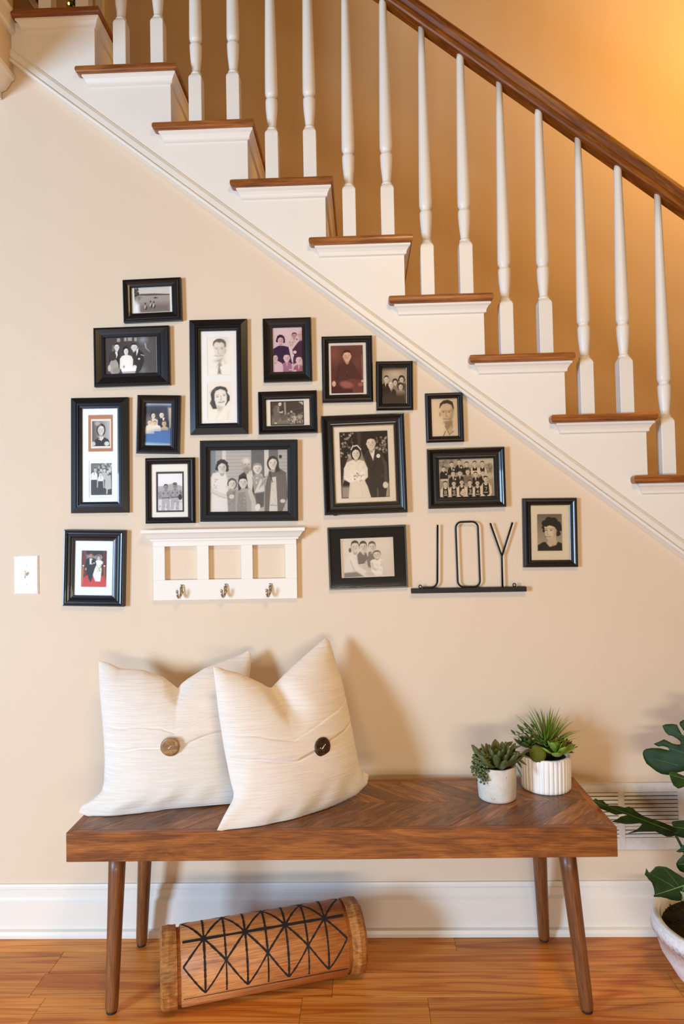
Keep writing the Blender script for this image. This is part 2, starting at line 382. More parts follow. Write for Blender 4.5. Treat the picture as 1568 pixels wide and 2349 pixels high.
# ------------------------------------------------------------------ railing
YB = .026
rl = thing('stair_railing', 'white turned balusters under a dark oak handrail on the stairs', 'railing', (1.0, YB, 1.8))
bx = []
for i, (p1, p2, py) in enumerate([(112, 197, 20), (285, 367, 147), (453.5, 537.5, 275), (622, 709, 404), (800, 886.5, 535), (977.5, 1067, 671), (1162.5, 1250.5, 807), (1344.5, 1430, 947), (1527, None, 1089)]):
    for q, p in ((0, p1), (1, p2)):
        if p: bx.append(at_y(p, py, YB)[0]-(tread_x(i)[1]-(.25 if q == 0 else .125)+0))
off = sum(bx)/len(bx)
rt = at_y(1050, 127, YB)                      # where a baluster pin meets the rail
rs = at_y(1505, 449, YB)
rsl = (rs[2]-rt[2])/(rs[0]-rt[0])
def rail_z(x): return rt[2]+rsl*(x-rt[0])
def baluster_mesh(h):
    hw = .0215
    bm = bmesh.new()
    # square block with chamfered shoulders
    rings = []
    def sq(w, z, c=.0015):
        p = [(w-c, -w), (w, -w+c), (w, w-c), (w-c, w), (-w+c, w), (-w, w-c), (-w, -w+c), (-w+c, -w)]
        return [bm.verts.new((x_, y_, z)) for x_, y_ in p]
    def strip(r1, r2):
        n = len(r1)
        for k in range(n): bm.faces.new((r1[k], r1[(k+1) % n], r2[(k+1) % n], r2[k]))
    a = sq(hw, 0); b_ = sq(hw, .172); c = sq(hw*.96, .179, .004); d = sq(hw*.70, .190, .006)
    bm.faces.new(a[::-1]); strip(a, b_); strip(b_, c); strip(c, d); bm.faces.new(d)
    seg = 16
    prof = [(.0, .1885), (.0165, .1885), (.0178, .191), (.0178, .194), (.0150, .1965), (.0140, .199), (.0143, .206), (.0165, .225), (.0190, .250), (.0202, .272), (.0205, .285), (.0200, .291), (.0165, .294), (.0160, .298), (.0165, .302), (.0195, .306), (.0210, .312), (.0213, .325), (.0205, .40), (.0170, .58), (.0125, .80), (.0095, h)]
    prev = None
    for r, z in prof:
        cur = [bm.verts.new((r*math.cos(2*math.pi*k/seg), r*math.sin(2*math.pi*k/seg), z)) for k in range(seg)] if r > 0 else None
        if prev: 
            for k in range(seg): 
                f = bm.faces.new((prev[k], prev[(k+1) % seg], cur[(k+1) % seg], cur[k])); f.smooth = True
        prev = cur
    bm.faces.new(prev)
    return bm
for i in range(NS):
    for q in (0, 1):
        x = tread_x(i)[1]-(.25 if q == 0 else .125)+off
        z = tread_x(i)[2]
        h = rail_z(x)-z+.012
        o = bm_obj('baluster', baluster_mesh(h), M['white'], rl)
        o.location = (x-1.0, 0, z-1.8)
# handrail profile (across y, perpendicular height), swept along the slope
cs = math.cos(math.atan(rsl))
hp = [(-.022, 0), (-.026, .004), (-.027, .016), (-.0225, .021), (-.023, .025), (-.031, .032), (-.033, .042), (-.030, .052), (-.022, .060), (-.010, .064), (.010, .064), (.022, .060), (.030, .052), (.033, .042), (.031, .032), (.023, .025), (.0225, .021), (.027, .016), (.026, .004), (.022, 0)]
xa, xb = -1.2, 2.6
V = []; n = len(hp)
for x in (xa, xb):
    for yy, hh in hp: V.append((x, yy, rail_z(x)+hh/cs))
bm = bmesh.new(); vs = [bm.verts.new((v[0]-1.0, v[1], v[2]-1.8)) for v in V]
bm.faces.new(vs[:n]); bm.faces.new(vs[n:][::-1])
for k in range(n): j = (k+1) % n; bm.faces.new((vs[k], vs[j], vs[n+j], vs[n+k]))
hr = bm_obj('handrail', bm, M['rail'], rl); hr['label'] = 'dark stained oak handrail'
# rotate the grain of the rail along its slope
ang = math.atan(rsl)
hr.data.transform(Matrix.Rotation(ang, 4, 'Y')); hr.rotation_euler = (0, -ang, 0)
# ------------------------------------------------------------------ flat photographic prints (painted per vertex)
class Print:
    """small painter; coordinates are given in a local sheet space (k, ox, oy) and kept as a colour grid"""
    def __init__(s, k, ox, oy, x0, y0, x1, y1, bg, res=1.35):
        s.k = k; s.b = (x0, y0, x1, y1)
        s.nx = max(8, int((x1-x0)/k*res)); s.ny = max(8, int((y1-y0)/k*res))
        s.X, s.Y = np.meshgrid(np.linspace(x0, x1, s.nx), np.linspace(y0, y1, s.ny))
        s.C = np.zeros((s.ny, s.nx, 3)); s.C[:] = bg; s.px = (x1-x0)/s.nx
        s.rng = np.random.RandomState(int(x0+y0*3) % 9999)
    def put(s, sd, col, soft=1.0, op=1.0):
        a = np.clip(.5-sd/(s.px*1.3*soft), 0, 1)[..., None]*op
        s.C = s.C*(1-a)+np.array(col, float)*a
    def e(s, cx, cy, rx, ry, col, rot=0, soft=1.0, op=1.0):
        c, n = math.cos(rot), math.sin(rot); dx = s.X-cx; dy = s.Y-cy
        q = np.sqrt(((dx*c+dy*n)/rx)**2+((-dx*n+dy*c)/ry)**2)
        s.put((q-1)*min(rx, ry), col, soft, op); return s
    def p(s, pts, col, soft=1.0, op=1.0):
        d = np.full(s.X.shape, 1e9); ins = np.zeros(s.X.shape, bool); n = len(pts)
        for i in range(n):
            (ax, ay), (bx_, by_) = pts[i], pts[(i+1) % n]
            ex, ey = bx_-ax, by_-ay; L = ex*ex+ey*ey+1e-9
            t = np.clip(((s.X-ax)*ex+(s.Y-ay)*ey)/L, 0, 1)
            d = np.minimum(d, np.hypot(s.X-ax-t*ex, s.Y-ay-t*ey))
            cnd = ((ay > s.Y) != (by_ > s.Y)) & (s.X < (bx_-ax)*(s.Y-ay)/((by_-ay) or 1e-9)+ax); ins ^= cnd
        s.put(np.where(ins, -d, d), col, soft, op); return s
    def l(s, pts, w, col, soft=1.0, op=1.0):
        d = np.full(s.X.shape, 1e9)
        for (ax, ay), (bx_, by_) in zip(pts[:-1], pts[1:]):
            ex, ey = bx_-ax, by_-ay; L = ex*ex+ey*ey+1e-9
            t = np.clip(((s.X-ax)*ex+(s.Y-ay)*ey)/L, 0, 1)
            d = np.minimum(d, np.hypot(s.X-ax-t*ex, s.Y-ay-t*ey))
        s.put(d-w/2, col, soft, op); return s
    def grad(s, c0, c1, vert=True):
        x0, y0, x1, y1 = s.b; t = ((s.Y-y0)/(y1-y0) if vert else (s.X-x0)/(x1-x0))[..., None]
        s.C = np.array(c0)*(1-t)+np.array(c1)*t; return s
    def speck(s, n, x0, y0, x1, y1, r, col, op=.8):
        for _ in range(n):
            s.e(s.rng.uniform(x0, x1), s.rng.uniform(y0, y1), r*s.rng.uniform(.4, 1.3), r*s.rng.uniform(.4, 1.3), col, s.rng.uniform(0, 3), 1.2, op*s.rng.uniform(.4, 1))
        return s
    def lines(s, ys, w, col, op=.5):
        for yy in ys: s.l([(s.b[0], yy), (s.b[2], yy)], w, col, 1.3, op)
        return s
    def head(s, cx, cy, w, h, skin, hair, kind='short', turn=0.0, feat=True, smile=True):
        """w, h: half sizes of the face"""
        dk = tuple(c*.42 for c in skin); md = tuple(c*.78 for c in skin); hi = tuple(min(250, c*1.10) for c in skin)
        if kind == 'long': s.e(cx, cy+h*.02, w*1.36, h*1.2, hair)
        elif kind == 'curl':
            for dx, dy in ((-1.0, -.35), (-.75, -.85), (-.2, -1.08), (.4, -1.02), (.9, -.7), (1.1, -.15), (-1.15, .15), (1.1, .35)): s.e(cx+dx*w, cy+dy*h, w*.48, h*.38, hair)
            s.e(cx, cy-h*.25, w*1.2, h*.95, hair)
        elif kind != 'bald': s.e(cx, cy-h*.24, w*1.13, h*.92, hair)
        s.e(cx, cy+h*.95, w*.52, h*.5, md)
        if kind in ('short', 'bald'):
            s.e(cx-w*1.0, cy+h*.05, w*.17, h*.2, md); s.e(cx+w*1.0, cy+h*.05, w*.17, h*.2, md)
        s.e(cx, cy, w, h, skin, 0, 1.3)
        s.e(cx+w*.55*(1 if turn <= 0 else -1), cy+h*.1, w*.42, h*.7, md, 0, 6, .6)
        s.e(cx-w*.25, cy-h*.35, w*.45, h*.3, hi, 0, 5, .5)
        if kind == 'short': s.p([(cx-w*1.1, cy-h*.25), (cx-w*.85, cy-h*.95), (cx, cy-h*1.16), (cx+w*.85, cy-h*.95), (cx+w*1.1, cy-h*.25), (cx+w*.8, cy-h*.6), (cx, cy-h*.72), (cx-w*.8, cy-h*.58)], hair, 1.4)
        if kind in ('long', 'curl'): s.p([(cx-w*1.05, cy-h*.1), (cx-w*.8, cy-h*.95), (cx, cy-h*1.1), (cx+w*.9, cy-h*.85), (cx+w*1.05, cy-h*.05), (cx+w*.7, cy-h*.6), (cx-w*.1, cy-h*.78), (cx-w*.7, cy-h*.5)], hair, 1.4)
        if feat:
            t = turn*w
            for sx in (-.40, .40):
                s.l([(cx+t+sx*w-.2*w, cy-h*.2), (cx+t+sx*w+.2*w, cy-h*.22)], h*.045, dk, 1.5, .5)
                s.e(cx+t+sx*w, cy-h*.06, w*.13, h*.05, dk, 0, 1.3, .8)
            s.l([(cx+t*1.4, cy-h*.05), (cx+t*1.5+w*.07, cy+h*.25)], w*.12, md, 2, .7)
            s.e(cx+t*1.4, cy+h*.28, w*.2, h*.05, dk, 0, 2, .55)
            s.e(cx+t, cy+h*.53, w*.30, h*.055, dk, 0, 1.4, .65)
            if smile: s.e(cx+t, cy+h*.515, w*.26, h*.035, hi, 0, 1.2, .9)
        return s
    def bust(s, cx, top, w, bot, col, open_=None, tie=None):
        s.p([(cx-w*.28, top), (cx+w*.28, top), (cx+w*.8, top+w*.28), (cx+w, top+w*.75), (cx+w*1.02, bot), (cx-w*1.02, bot), (cx-w, top+w*.75), (cx-w*.8, top+w*.28)], col, 1.3)
        if open_: s.p([(cx-w*.22, top-w*.02), (cx+w*.22, top-w*.02), (cx, top+w*.95)], open_, 1.2)
        if tie: s.p([(cx-w*.06, top+w*.08), (cx+w*.06, top+w*.08), (cx+w*.08, top+w*.9), (cx-w*.05, top+w*.9)], tie)
        return s
    def obj(s, x0, x1, z0, z1, y, parent):
        V = np.zeros((s.ny, s.nx, 3)); V[..., 0] = np.linspace(x0, x1, s.nx)[None, :]; V[..., 2] = np.linspace(z1, z0, s.ny)[:, None]; V[..., 1] = y
        idx = np.arange(s.nx*s.ny).reshape(s.ny, s.nx)
        F = np.stack([idx[1:, :-1], idx[1:, 1:], idx[:-1, 1:], idx[:-1, :-1]], -1).reshape(-1, 4)
        me = bpy.data.meshes.new('photograph'); me.vertices.add(s.nx*s.ny); me.vertices.foreach_set('co', V.reshape(-1))
        me.loops.add(F.size); me.loops.foreach_set('vertex_index', F.reshape(-1).astype(np.int32))
        me.polygons.add(len(F)); me.polygons.foreach_set('loop_start', np.arange(0, F.size, 4, dtype=np.int32))
        me.update(calc_edges=True); me.validate()
        ca = me.color_attributes.new('print', 'FLOAT_COLOR', 'POINT')
        c = np.clip(s.C/255, 0, 1)**.86; c = np.clip(c+.10*np.sin((c-.5)*math.pi)*(1-np.abs(2*c-1))+.02*(c-.4), 0, 1); c = np.where(c <= .04045, c/12.92, ((c+.055)/1.055)**2.4)
        rgba = np.ones((s.nx*s.ny, 4)); rgba[:, :3] = c.reshape(-1, 3); ca.data.foreach_set('color', rgba.reshape(-1))
        return link('photograph', me, M['print'], parent)
# ------------------------------------------------------------------ picture frames
def ring_strip(V, F, rects):
    """rects: list of (x0,x1,z0,z1,y); joins consecutive rectangles with mitred quads"""
    b = len(V)
    for x0, x1, z0, z1, yy in rects: V += [(x0, yy, z0), (x1, yy, z0), (x1, yy, z1), (x0, yy, z1)]
    for i in range(len(rects)-1):
        for k in range(4):
            j = (k+1) % 4; F.append((b+4*i+k, b+4*i+j, b+4*(i+1)+j, b+4*(i+1)+k))
PROF = {   # (fraction of the width from the outer edge, height in mm)
 'step': [(0, 0), (0, 15), (.03, 17), (.16, 17.5), (.19, 15.5), (.24, 15.5), (.28, 18), (.34, 18.5), (.40, 17), (.62, 13), (.80, 11), (.82, 12.5), (.93, 12), (.97, 10), (1, 9.5), (1, 4)],
 'cove': [(0, 0), (0, 16), (.04, 18), (.13, 18), (.17, 16), (.20, 16.5), (.50, 12), (.70, 9.5), (.73, 11), (.96, 10.5), (1, 9), (1, 4)],
 'bevel': [(0, 0), (0, 13), (.02, 14), (.52, 19), (.545, 16), (.60, 16), (.63, 17.5), (.70, 17.5), (.73, 13), (.80, 13), (.83, 14), (.90, 13.5), (.93, 10), (1, 9.5), (1, 4)],
 'round': [(0, 0), (0, 12), (.04, 14), (.15, 16.5), (.30, 18), (.45, 17.6), (.60, 15.5), (.68, 13), (.72, 13), (.76, 14), (.86, 13), (.93, 10.5), (1, 9.5), (1, 4)],
 'scoop': [(0, 0), (0, 18), (.03, 20), (.09, 20.5), (.12, 18.5), (.17, 18.5), (.22, 20), (.30, 18.5), (.38, 15.5), (.52, 13), (.68, 13), (.74, 15), (.82, 14.5), (.86, 12.5), (.91, 12.5), (.95, 11), (1, 9.5), (1, 4)],
 'flat': [(0, 0), (0, 17), (.02, 18), (.22, 18.5), (.30, 17.5), (.66, 16.5), (.70, 13), (.95, 10), (1, 9.5), (1, 4)],
 'multi': [(0, 0), (0, 19), (.03, 21), (.14, 21.5), (.20, 19.5), (.24, 20.5), (.32, 20), (.34, 16), (.40, 16), (.46, 18), (.56, 17), (.66, 15.5), (.69, 13), (.74, 14), (.84, 13), (.87, 11), (.95, 10.5), (1, 9.5), (1, 4)],
 'thin': [(0, 0), (0, 13), (.05, 14), (.9, 14), (1, 13), (1, 8.5)],
}
def frame(label, corners, opening, prof, photos=(), mat=None, material='black', group='black picture frames on the beige wall', thin=None, tilt=None, backcol=None, mats=()):
    """corners TL,TR,BR,BL and opening TL,TR,BR,BL: where they lie on the wall. photos: (Print, TL, BR[, raised card])"""
    yf = -.015
    P = [at_y(x, y, yf) for x, y in corners]; Q = [at_y(x, y, -.008) for x, y in opening]
    c = sum(P)/4
    ang = (math.atan2(P[1][2]-P[0][2], P[1][0]-P[0][0])+math.atan2(P[2][2]-P[3][2], P[2][0]-P[3][0])+math.atan2(-(P[3][0]-P[0][0])*-1, P[0][2]-P[3][2])*-1*-1*0)/2
    a2 = (math.atan2(P[3][0]-P[0][0], P[0][2]-P[3][2])+math.atan2(P[2][0]-P[1][0], P[1][2]-P[2][2]))/2
    ang = (ang+a2)/2
    w = (np.linalg.norm(P[1]-P[0])+np.linalg.norm(P[2]-P[3]))/2; h = (np.linalg.norm(P[3]-P[0])+np.linalg.norm(P[2]-P[1]))/2
    ca, sa = math.cos(ang), math.sin(ang)
    def loc(p): dx, dz = p[0]-c[0], p[2]-c[2]; return (dx*ca+dz*sa, -dx*sa+dz*ca)
    t = thing('picture_frame', label, 'picture frame', (c[0], -.0005, c[2]), 0, group); t.rotation_euler = (0, -ang, 0)
    L = [loc(q) for q in Q]
    ox0 = (L[0][0]+L[3][0])/2; ox1 = (L[1][0]+L[2][0])/2; oz1 = (L[0][1]+L[1][1])/2; oz0 = (L[2][1]+L[3][1])/2
    X0_, X1_, Z0_, Z1_ = -w/2, w/2, -h/2, h/2
    if thin: ix0, ix1, iz0, iz1 = X0_+thin, X1_-thin, Z0_+thin, Z1_-thin
    else: ix0, ix1, iz0, iz1 = ox0, ox1, oz0, oz1
    V = []; F = []
    ring_strip(V, F, [(X0_+(ix0-X0_)*f, X1_+(ix1-X1_)*f, Z0_+(iz0-Z0_)*f, Z1_+(iz1-Z1_)*f, -hh/1000) for f, hh in PROF[prof]])
    bm = bmesh.new(); vs = [bm.verts.new(v) for v in V]
    for f in F: bm.faces.new([vs[i] for i in f])
    fo = bm_obj('moulding', bm, M[material], t)
    box('backing', X0_+.006, X1_-.006, -.0035, 0, Z0_+.006, Z1_-.006, M['blackm'], t)
    g = .0005
    def rect(a, b):
        p, q = loc(at_y(*a, -.006)), loc(at_y(*b, -.006)); return p[0], q[0], q[1], p[1]
    wins = [rect(ph[1], ph[2]) for ph in photos]
    for i_, (ph, wn) in enumerate(zip(photos, wins)):
        ph[0].obj(*wn, -.0048, t)
    if mat:
        V = []; F = []
        op = [rect(m_[0], m_[1]) for m_ in mats] if mats else wins
        op = sorted(op, key=lambda r: -r[3])
        cuts = [iz1] + [(op[k][2]+op[k+1][3])/2 for k in range(len(op)-1)] + [iz0]
        for k, (a, b, z0, z1) in enumerate(op):
            ring_strip(V, F, [(ix0-g, ix1+g, cuts[k+1], cuts[k], -.0062), (a-.0012, b+.0012, z0-.0012, z1+.0012, -.0062), (a, b, z0, z1, -.0049)])
        bm = bmesh.new(); vs = [bm.verts.new(v) for v in V]
        for f in F: bm.faces.new([vs[i] for i in f])
        bm_obj('mat_board', bm, M[mat], t)
    return t, rect, (ix0, ix1, iz0, iz1)
def glass(t, r):
    x0, x1, z0, z1 = r
    mesh_obj('glass_pane', [(x0, -.0078, z0), (x1, -.0078, z0), (x1, -.0078, z1), (x0, -.0078, z1)], [(0, 1, 2, 3)], M['glass'], t)
def card(t, r, mat, y, name='card_mat'):
    box(name, r[0], r[1], y, y+.0006, r[2], r[3], M[mat], t)
def sheet(t, r, y, mat='mat'): card(t, r, mat, y, 'paper_border')
# --- 1 lake photograph
a = Print(4.9, 130, 620, 875, 192, 1268, 460, (196, 186, 178))
a.p([(875, 262), (1268, 280), (1268, 470), (875, 470)], (158, 148, 140)); a.p([(875, 380), (1268, 370), (1268, 470), (875, 470)], (118, 108, 100), 14)
a.lines(range(300, 460, 9), 3, (96, 88, 82), .35); a.p([(940, 262), (1100, 264), (1268, 276), (1268, 288), (1000, 284), (930, 280)], (92, 84, 80))
a.speck(30, 875, 195, 920, 290, 14, (60, 54, 50)); a.speck(14, 875, 290, 950, 330, 12, (120, 112, 104)); a.e(1112, 311, 22, 5, (52, 46, 44)); a.e(1108, 305, 6, 5, (52, 46, 44))
for x, y in ((995, 380), (1054, 362), (1090, 368)): a.e(x, y+26, 12, 18, (190, 176, 164)); a.e(x, y-14, 8, 9, (50, 44, 42)); a.e(x+8, y+34, 8, 22, (60, 54, 50), .3)
a.p([(875, 330), (925, 380), (930, 470), (860, 470)], (226, 222, 222), 8)  # pale lower left corner is glare painted into the print
t, rc, r = frame('small black frame with a lake bathing snapshot, topmost on the wall', [(280.6, 642), (414, 636.3), (417, 734.3), (284, 740.4)], [(300.4, 659.8), (393.3, 656.7), (395.3, 716), (303.5, 719)], 'step', [(a, (307, 659.5), (390, 714))])
sheet(t, r, -.0046); glass(t, r)
# --- 2 cake cutting group
a = Print(8.476, 210, 740, 245, 280, 1275, 1005, (74, 66, 62))
a.p([(880, 280), (1275, 280), (1275, 1005), (880, 1005)], (92, 86, 84), 30); a.e(1000, 350, 70, 60, (150, 152, 160), 0, 14, .8); a.e(1010, 940, 60, 60, (150, 156, 160), 0, 14, .6); a.e(1130, 950, 50, 50, (150, 150, 150), 0, 14, .5)
for x, y, w_ in ((520, 345, 32), (655, 335, 26), (742, 335, 42), (855, 342, 26)): a.p([(x-w_, y-32), (x+w_, y-32), (x+w_, y+36), (x-w_, y+36)], (176, 164, 156), 2, .8)
a.p([(400, 440), (390, 560), (420, 560), (430, 440)], (120, 110, 104)); a.p([(330, 620), (430, 545), (530, 560), (550, 800), (330, 830)], (48, 42, 40)); a.head(482, 480, 45, 72, (228, 214, 204), (44, 38, 36), 'short', .15)
a.p([(448, 560), (492, 575), (498, 630), (468, 695)], (236, 228, 222)); a.e(420, 850, 92, 150, (156, 144, 132)); a.e(400, 650, 70, 80, (64, 56, 52)); a.e(330, 870, 30, 60, (190, 178, 168)); a.e(470, 920, 70, 60, (142, 130, 120))
a.head(664, 560, 44, 68, (234, 222, 212), (40, 34, 32), 'curl'); a.p([(540, 700), (580, 650), (640, 632), (700, 632), (770, 655), (800, 720), (790, 880), (535, 890)], (230, 220, 208)); a.e(618, 850, 16, 22, (60, 54, 50)); a.e(618, 850, 8, 12, (220, 210, 200))
a.p([(800, 610), (900, 515), (1000, 600), (1020, 760), (960, 900), (870, 1005), (830, 860)], (56, 50, 48)); a.head(824, 490, 58, 68, (226, 210, 198), (42, 36, 34), 'short', -.25); a.p([(868, 540), (908, 510), (900, 580), (866, 660)], (238, 230, 224)); a.l([(845, 580), (850, 680)], 26, (70, 60, 58)); a.l([(955, 635), (1015, 655)], 12, (214, 204, 198)); a.e(918, 712, 22, 18, (230, 218, 208)); a.e(830, 860, 40, 34, (226, 212, 200))
a.l([(1045, 430), (1055, 510), (1125, 580)], 22, (196, 186, 180), 2, .8); a.p([(1080, 560), (1220, 600), (1250, 1005), (1040, 1005)], (88, 80, 78), 20)
a.p([(555, 880), (865, 868), (850, 940), (575, 948)], (240, 232, 224)); a.p([(580, 945), (838, 938), (838, 1005), (580, 1005)], (168, 158, 150)); a.l([(1266, 280), (1266, 1005)], 10, (190, 200, 206))
t, rc, r = frame('wide black frame with a dim group around a woman in white', [(214, 752.2), (386.7, 747), (390, 882.6), (216.5, 887.8)], [(240, 774.5), (358.6, 772), (360.6, 855), (241, 858)], 'cove', [(a, (239.5, 773), (361, 857.5))]); glass(t, r)
# --- 3 tall double frame at left
a = Print(4.7515, 130, 890, 385, 362, 578, 632, (150, 142, 132)).grad((96, 88, 80), (176, 168, 158), False)
a.head(482, 455, 36, 56, (212, 200, 186), (52, 46, 40), 'long', .15); a.e(445, 392, 34, 22, (196, 184, 170), .3, 4, .6); a.bust(490, 535, 88, 640, (56, 50, 46)); a.p([(452, 530), (520, 530), (486, 580)], (206, 194, 180)); a.l([(455, 555), (480, 566), (505, 550)], 7, (236, 228, 218)); a.e(545, 606, 28, 24, (206, 194, 180)); a.e(400, 606, 22, 24, (190, 178, 166))
b = Print(4.7515, 130, 890, 372, 822, 600, 1165, (74, 70, 66)); b.p([(372, 822), (600, 822), (600, 920), (372, 900)], (128, 122, 116), 20); b.speck(40, 450, 822, 600, 930, 12, (196, 192, 186)); b.speck(14, 430, 830, 560, 900, 12, (70, 66, 62))
b.head(420, 892, 15, 24, (206, 196, 186), (60, 56, 52)); b.bust(408, 918, 34, 1000, (226, 220, 212), None, (70, 66, 62)); b.head(482, 895, 13, 20, (206, 196, 186), (60, 56, 52), feat=False); b.head(520, 898, 13, 20, (206, 196, 186), (60, 56, 52), feat=False); b.bust(485, 918, 26, 1000, (196, 190, 182)); b.bust(525, 918, 26, 1000, (176, 170, 162)); b.head(480, 940, 13, 19, (206, 196, 186), (56, 52, 50), feat=False); b.bust(478, 960, 32, 1016, (224, 218, 210), None, (110, 104, 98)); b.l([(444, 990), (442, 1080)], 12, (180, 172, 164)); b.l([(508, 1000), (512, 1086)], 12, (180, 172, 164))
b.head(556, 915, 14, 22, (202, 192, 182), (70, 66, 62), 'curl', feat=False); b.p([(528, 960), (590, 950), (594, 1100), (548, 1110), (522, 1090)], (178, 170, 162)); b.l([(548, 1100), (545, 1150)], 14, (190, 182, 174)); b.e(578, 900, 14, 24, (190, 182, 174))
t, rc, r = frame('tall black double frame, portrait on tan card above a family snapshot', [(162.2, 913.5), (294, 910.4), (293.7, 1175.6), (162.2, 1177.3)], [(188.5, 938), (270, 936.7), (270, 1151), (188.5, 1152)], 'bevel', [(a, (211, 966), (251.6, 1023)), (b, (208.3, 1063), (256.3, 1135))], 'mat', mats=[((203.2, 952.5), (258.8, 1035)), ((204.7, 1056.3), (258.8, 1140.4))])
card(t, rc((203.2, 952.5), (258.8, 1035)), 'brownmat', -.0044); card(t, rc((208.3, 961.5), (254.2, 1027.9)), 'cream', -.0047, 'paper_border'); card(t, rc((204.7, 1056.3), (258.8, 1140.4)), 'mat', -.0046, 'paper_border'); glass(t, r)
# --- 4 blue tinted family
a = Print(4.7515, 130, 890, 962, 165, 1248, 628, (70, 80, 100)).grad((74, 80, 92), (86, 112, 152)); a.p([(962, 165), (1248, 165), (1248, 185), (962, 190)], (190, 198, 210), 8); a.e(1090, 300, 130, 90, (58, 54, 60), 0, 20, .7); a.p([(1205, 215), (1248, 215), (1248, 440), (1225, 430)], (206, 178, 146), 6); a.e(1020, 350, 60, 60, (150, 128, 108), 0, 14, .5)
a.head(1052, 302, 20, 32, (236, 216, 188), (62, 48, 44), 'curl'); a.bust(1062, 335, 42, 420, (214, 196, 176)); a.head(1138, 295, 21, 34, (238, 220, 196), (70, 52, 46)); a.bust(1158, 325, 58, 430, (54, 56, 68), (232, 222, 208)); a.head(1018, 378, 21, 30, (232, 206, 174), (120, 92, 72), feat=True); a.bust(1020, 402, 46, 500, (226, 206, 180)); a.head(1070, 386, 17, 24, (228, 200, 170), (130, 98, 78), feat=True); a.bust(1092, 404, 42, 472, (230, 214, 192)); a.head(1166, 388, 21, 30, (212, 178, 142), (110, 80, 60)); a.bust(1172, 416, 38, 460, (190, 156, 122)); a.p([(962, 520), (1080, 470), (1248, 470), (1248, 628), (962, 628)], (82, 112, 158), 20, .9); a.p([(962, 600), (1248, 612), (1248, 628), (962, 628)], (190, 200, 190), 8)
t, rc, r = frame('black frame with a blue tinted portrait of a couple and small children', [(315.2, 905.8), (413, 907.3), (411, 1041), (311.6, 1039.8)], [(333.7, 924.7), (392.7, 925.8), (391, 1022.2), (331.6, 1021.5)], 'step', [(a, (332, 924), (393, 1022.8))]); glass(t, r)
# --- 5 two soldiers
a = Print(4.7515, 130, 890, 1102, 935, 1370, 1332, (226, 218, 216)); a.p([(1102, 1070), (1180, 1065), (1215, 1050), (1280, 1040), (1370, 1075), (1370, 1160), (1102, 1160)], (164, 156, 154)); a.p([(1102, 1140), (1370, 1130), (1370, 1220), (1102, 1220)], (120, 112, 110), 8); a.p([(1102, 1210), (1370, 1210), (1370, 1332), (1102, 1332)], (206, 198, 196), 4)
for x, y, hc in ((1187, 1082, (60, 54, 52)), (1288, 1075, (150, 142, 140))):
    a.bust(x, y+30, 62, y+120, (150, 142, 140)); a.p([(x-42, y+115), (x+42, y+112), (x+46, y+250), (x+14, y+250), (x, y+150), (x-16, y+250), (x-50, y+248)], (166, 158, 156)); a.head(x, y, 20, 30, (150, 138, 134), hc); a.l([(x-60, y+50), (x-72, y+88), (x-28, y+120)], 16, (140, 130, 128)); a.l([(x+60, y+50), (x+66, y+88), (x+30, y+116)], 16, (120, 110, 108)); a.e(x-26, y+66, 10, 10, (110, 102, 100)); a.e(x+24, y+66, 10, 10, (110, 102, 100)); a.l([(x-40, y+116), (x+40, y+114)], 9, (90, 84, 82))
a.speck(20, 1110, 1150, 1365, 1330, 10, (110, 102, 100), .7); a.e(1288, 1046, 24, 16, (96, 90, 88)); a.e(1345, 1190, 22, 30, (60, 54, 52))
t, rc, r = frame('black frame with two men in work clothes and a dark inner mat line', [(332.5, 1051), (445.7, 1049), (447.4, 1199.4), (332.7, 1201.5)], [(346.8, 1065.3), (430, 1064.3), (431.4, 1185.7), (347.8, 1187.2)], 'round', [(a, (362, 1087), (418.3, 1170.3))], 'cream', mats=[((358, 1082.6), (422, 1174))])
card(t, rc((357.5, 1082), (422.5, 1174.5)), 'greymat', -.0046); glass(t, r)
# --- 6 double pencil-like portraits
a = Print(9.788, 450, 740, 245, 340, 800, 1165, (230, 220, 206)); a.e(520, 650, 240, 320, (238, 230, 218), 0, 40)
a.e(520, 480, 152, 118, (104, 102, 98)); a.e(645, 640, 26, 60, (190, 180, 168)); a.p([(385, 470), (400, 700), (440, 800), (500, 860), (560, 840), (620, 740), (650, 600), (650, 470), (600, 430), (520, 455), (440, 430)], (222, 213, 200), 4); a.e(620, 600, 40, 160, (168, 160, 150), .15, 14, .6)
a.p([(370, 520), (380, 430), (470, 372), (580, 385), (650, 450), (665, 540), (640, 560), (625, 480), (560, 430), (440, 425), (395, 470)], (98, 96, 92), 3)
for x in (450, 572): a.l([(x-46, 562), (x+40, 554)], 8, (120, 114, 108), 3, .6); a.e(x, 588, 19, 8, (70, 68, 66), 0, 2, .8)
a.l([(500, 590), (478, 690), (520, 700)], 14, (150, 142, 132), 3, .8); a.e(490, 742, 68, 12, (110, 102, 96), 0, 2, .9); a.e(490, 738, 50, 6, (240, 234, 226)); a.e(495, 860, 70, 30, (150, 143, 133), 0, 8, .7)
a.p([(455, 850), (590, 800), (560, 920), (510, 920)], (176, 168, 158), 4); a.p([(450, 890), (500, 930), (430, 1000), (300, 1060), (300, 1165), (760, 1165), (740, 1000), (690, 900), (590, 830), (540, 930)], (236, 228, 216), 6); a.p([(600, 850), (690, 890), (640, 930)], (196, 188, 176), 8, .8); a.l([(500, 915), (440, 1000)], 10, (180, 172, 162), 3); a.l([(545, 910), (575, 960)], 10, (186, 178, 168), 3); a.p([(490, 920), (530, 910), (545, 970), (520, 1000), (560, 1150), (470, 1150), (490, 1000)], (128, 124, 120), 3); a.speck(16, 480, 940, 570, 1150, 18, (170, 164, 158))
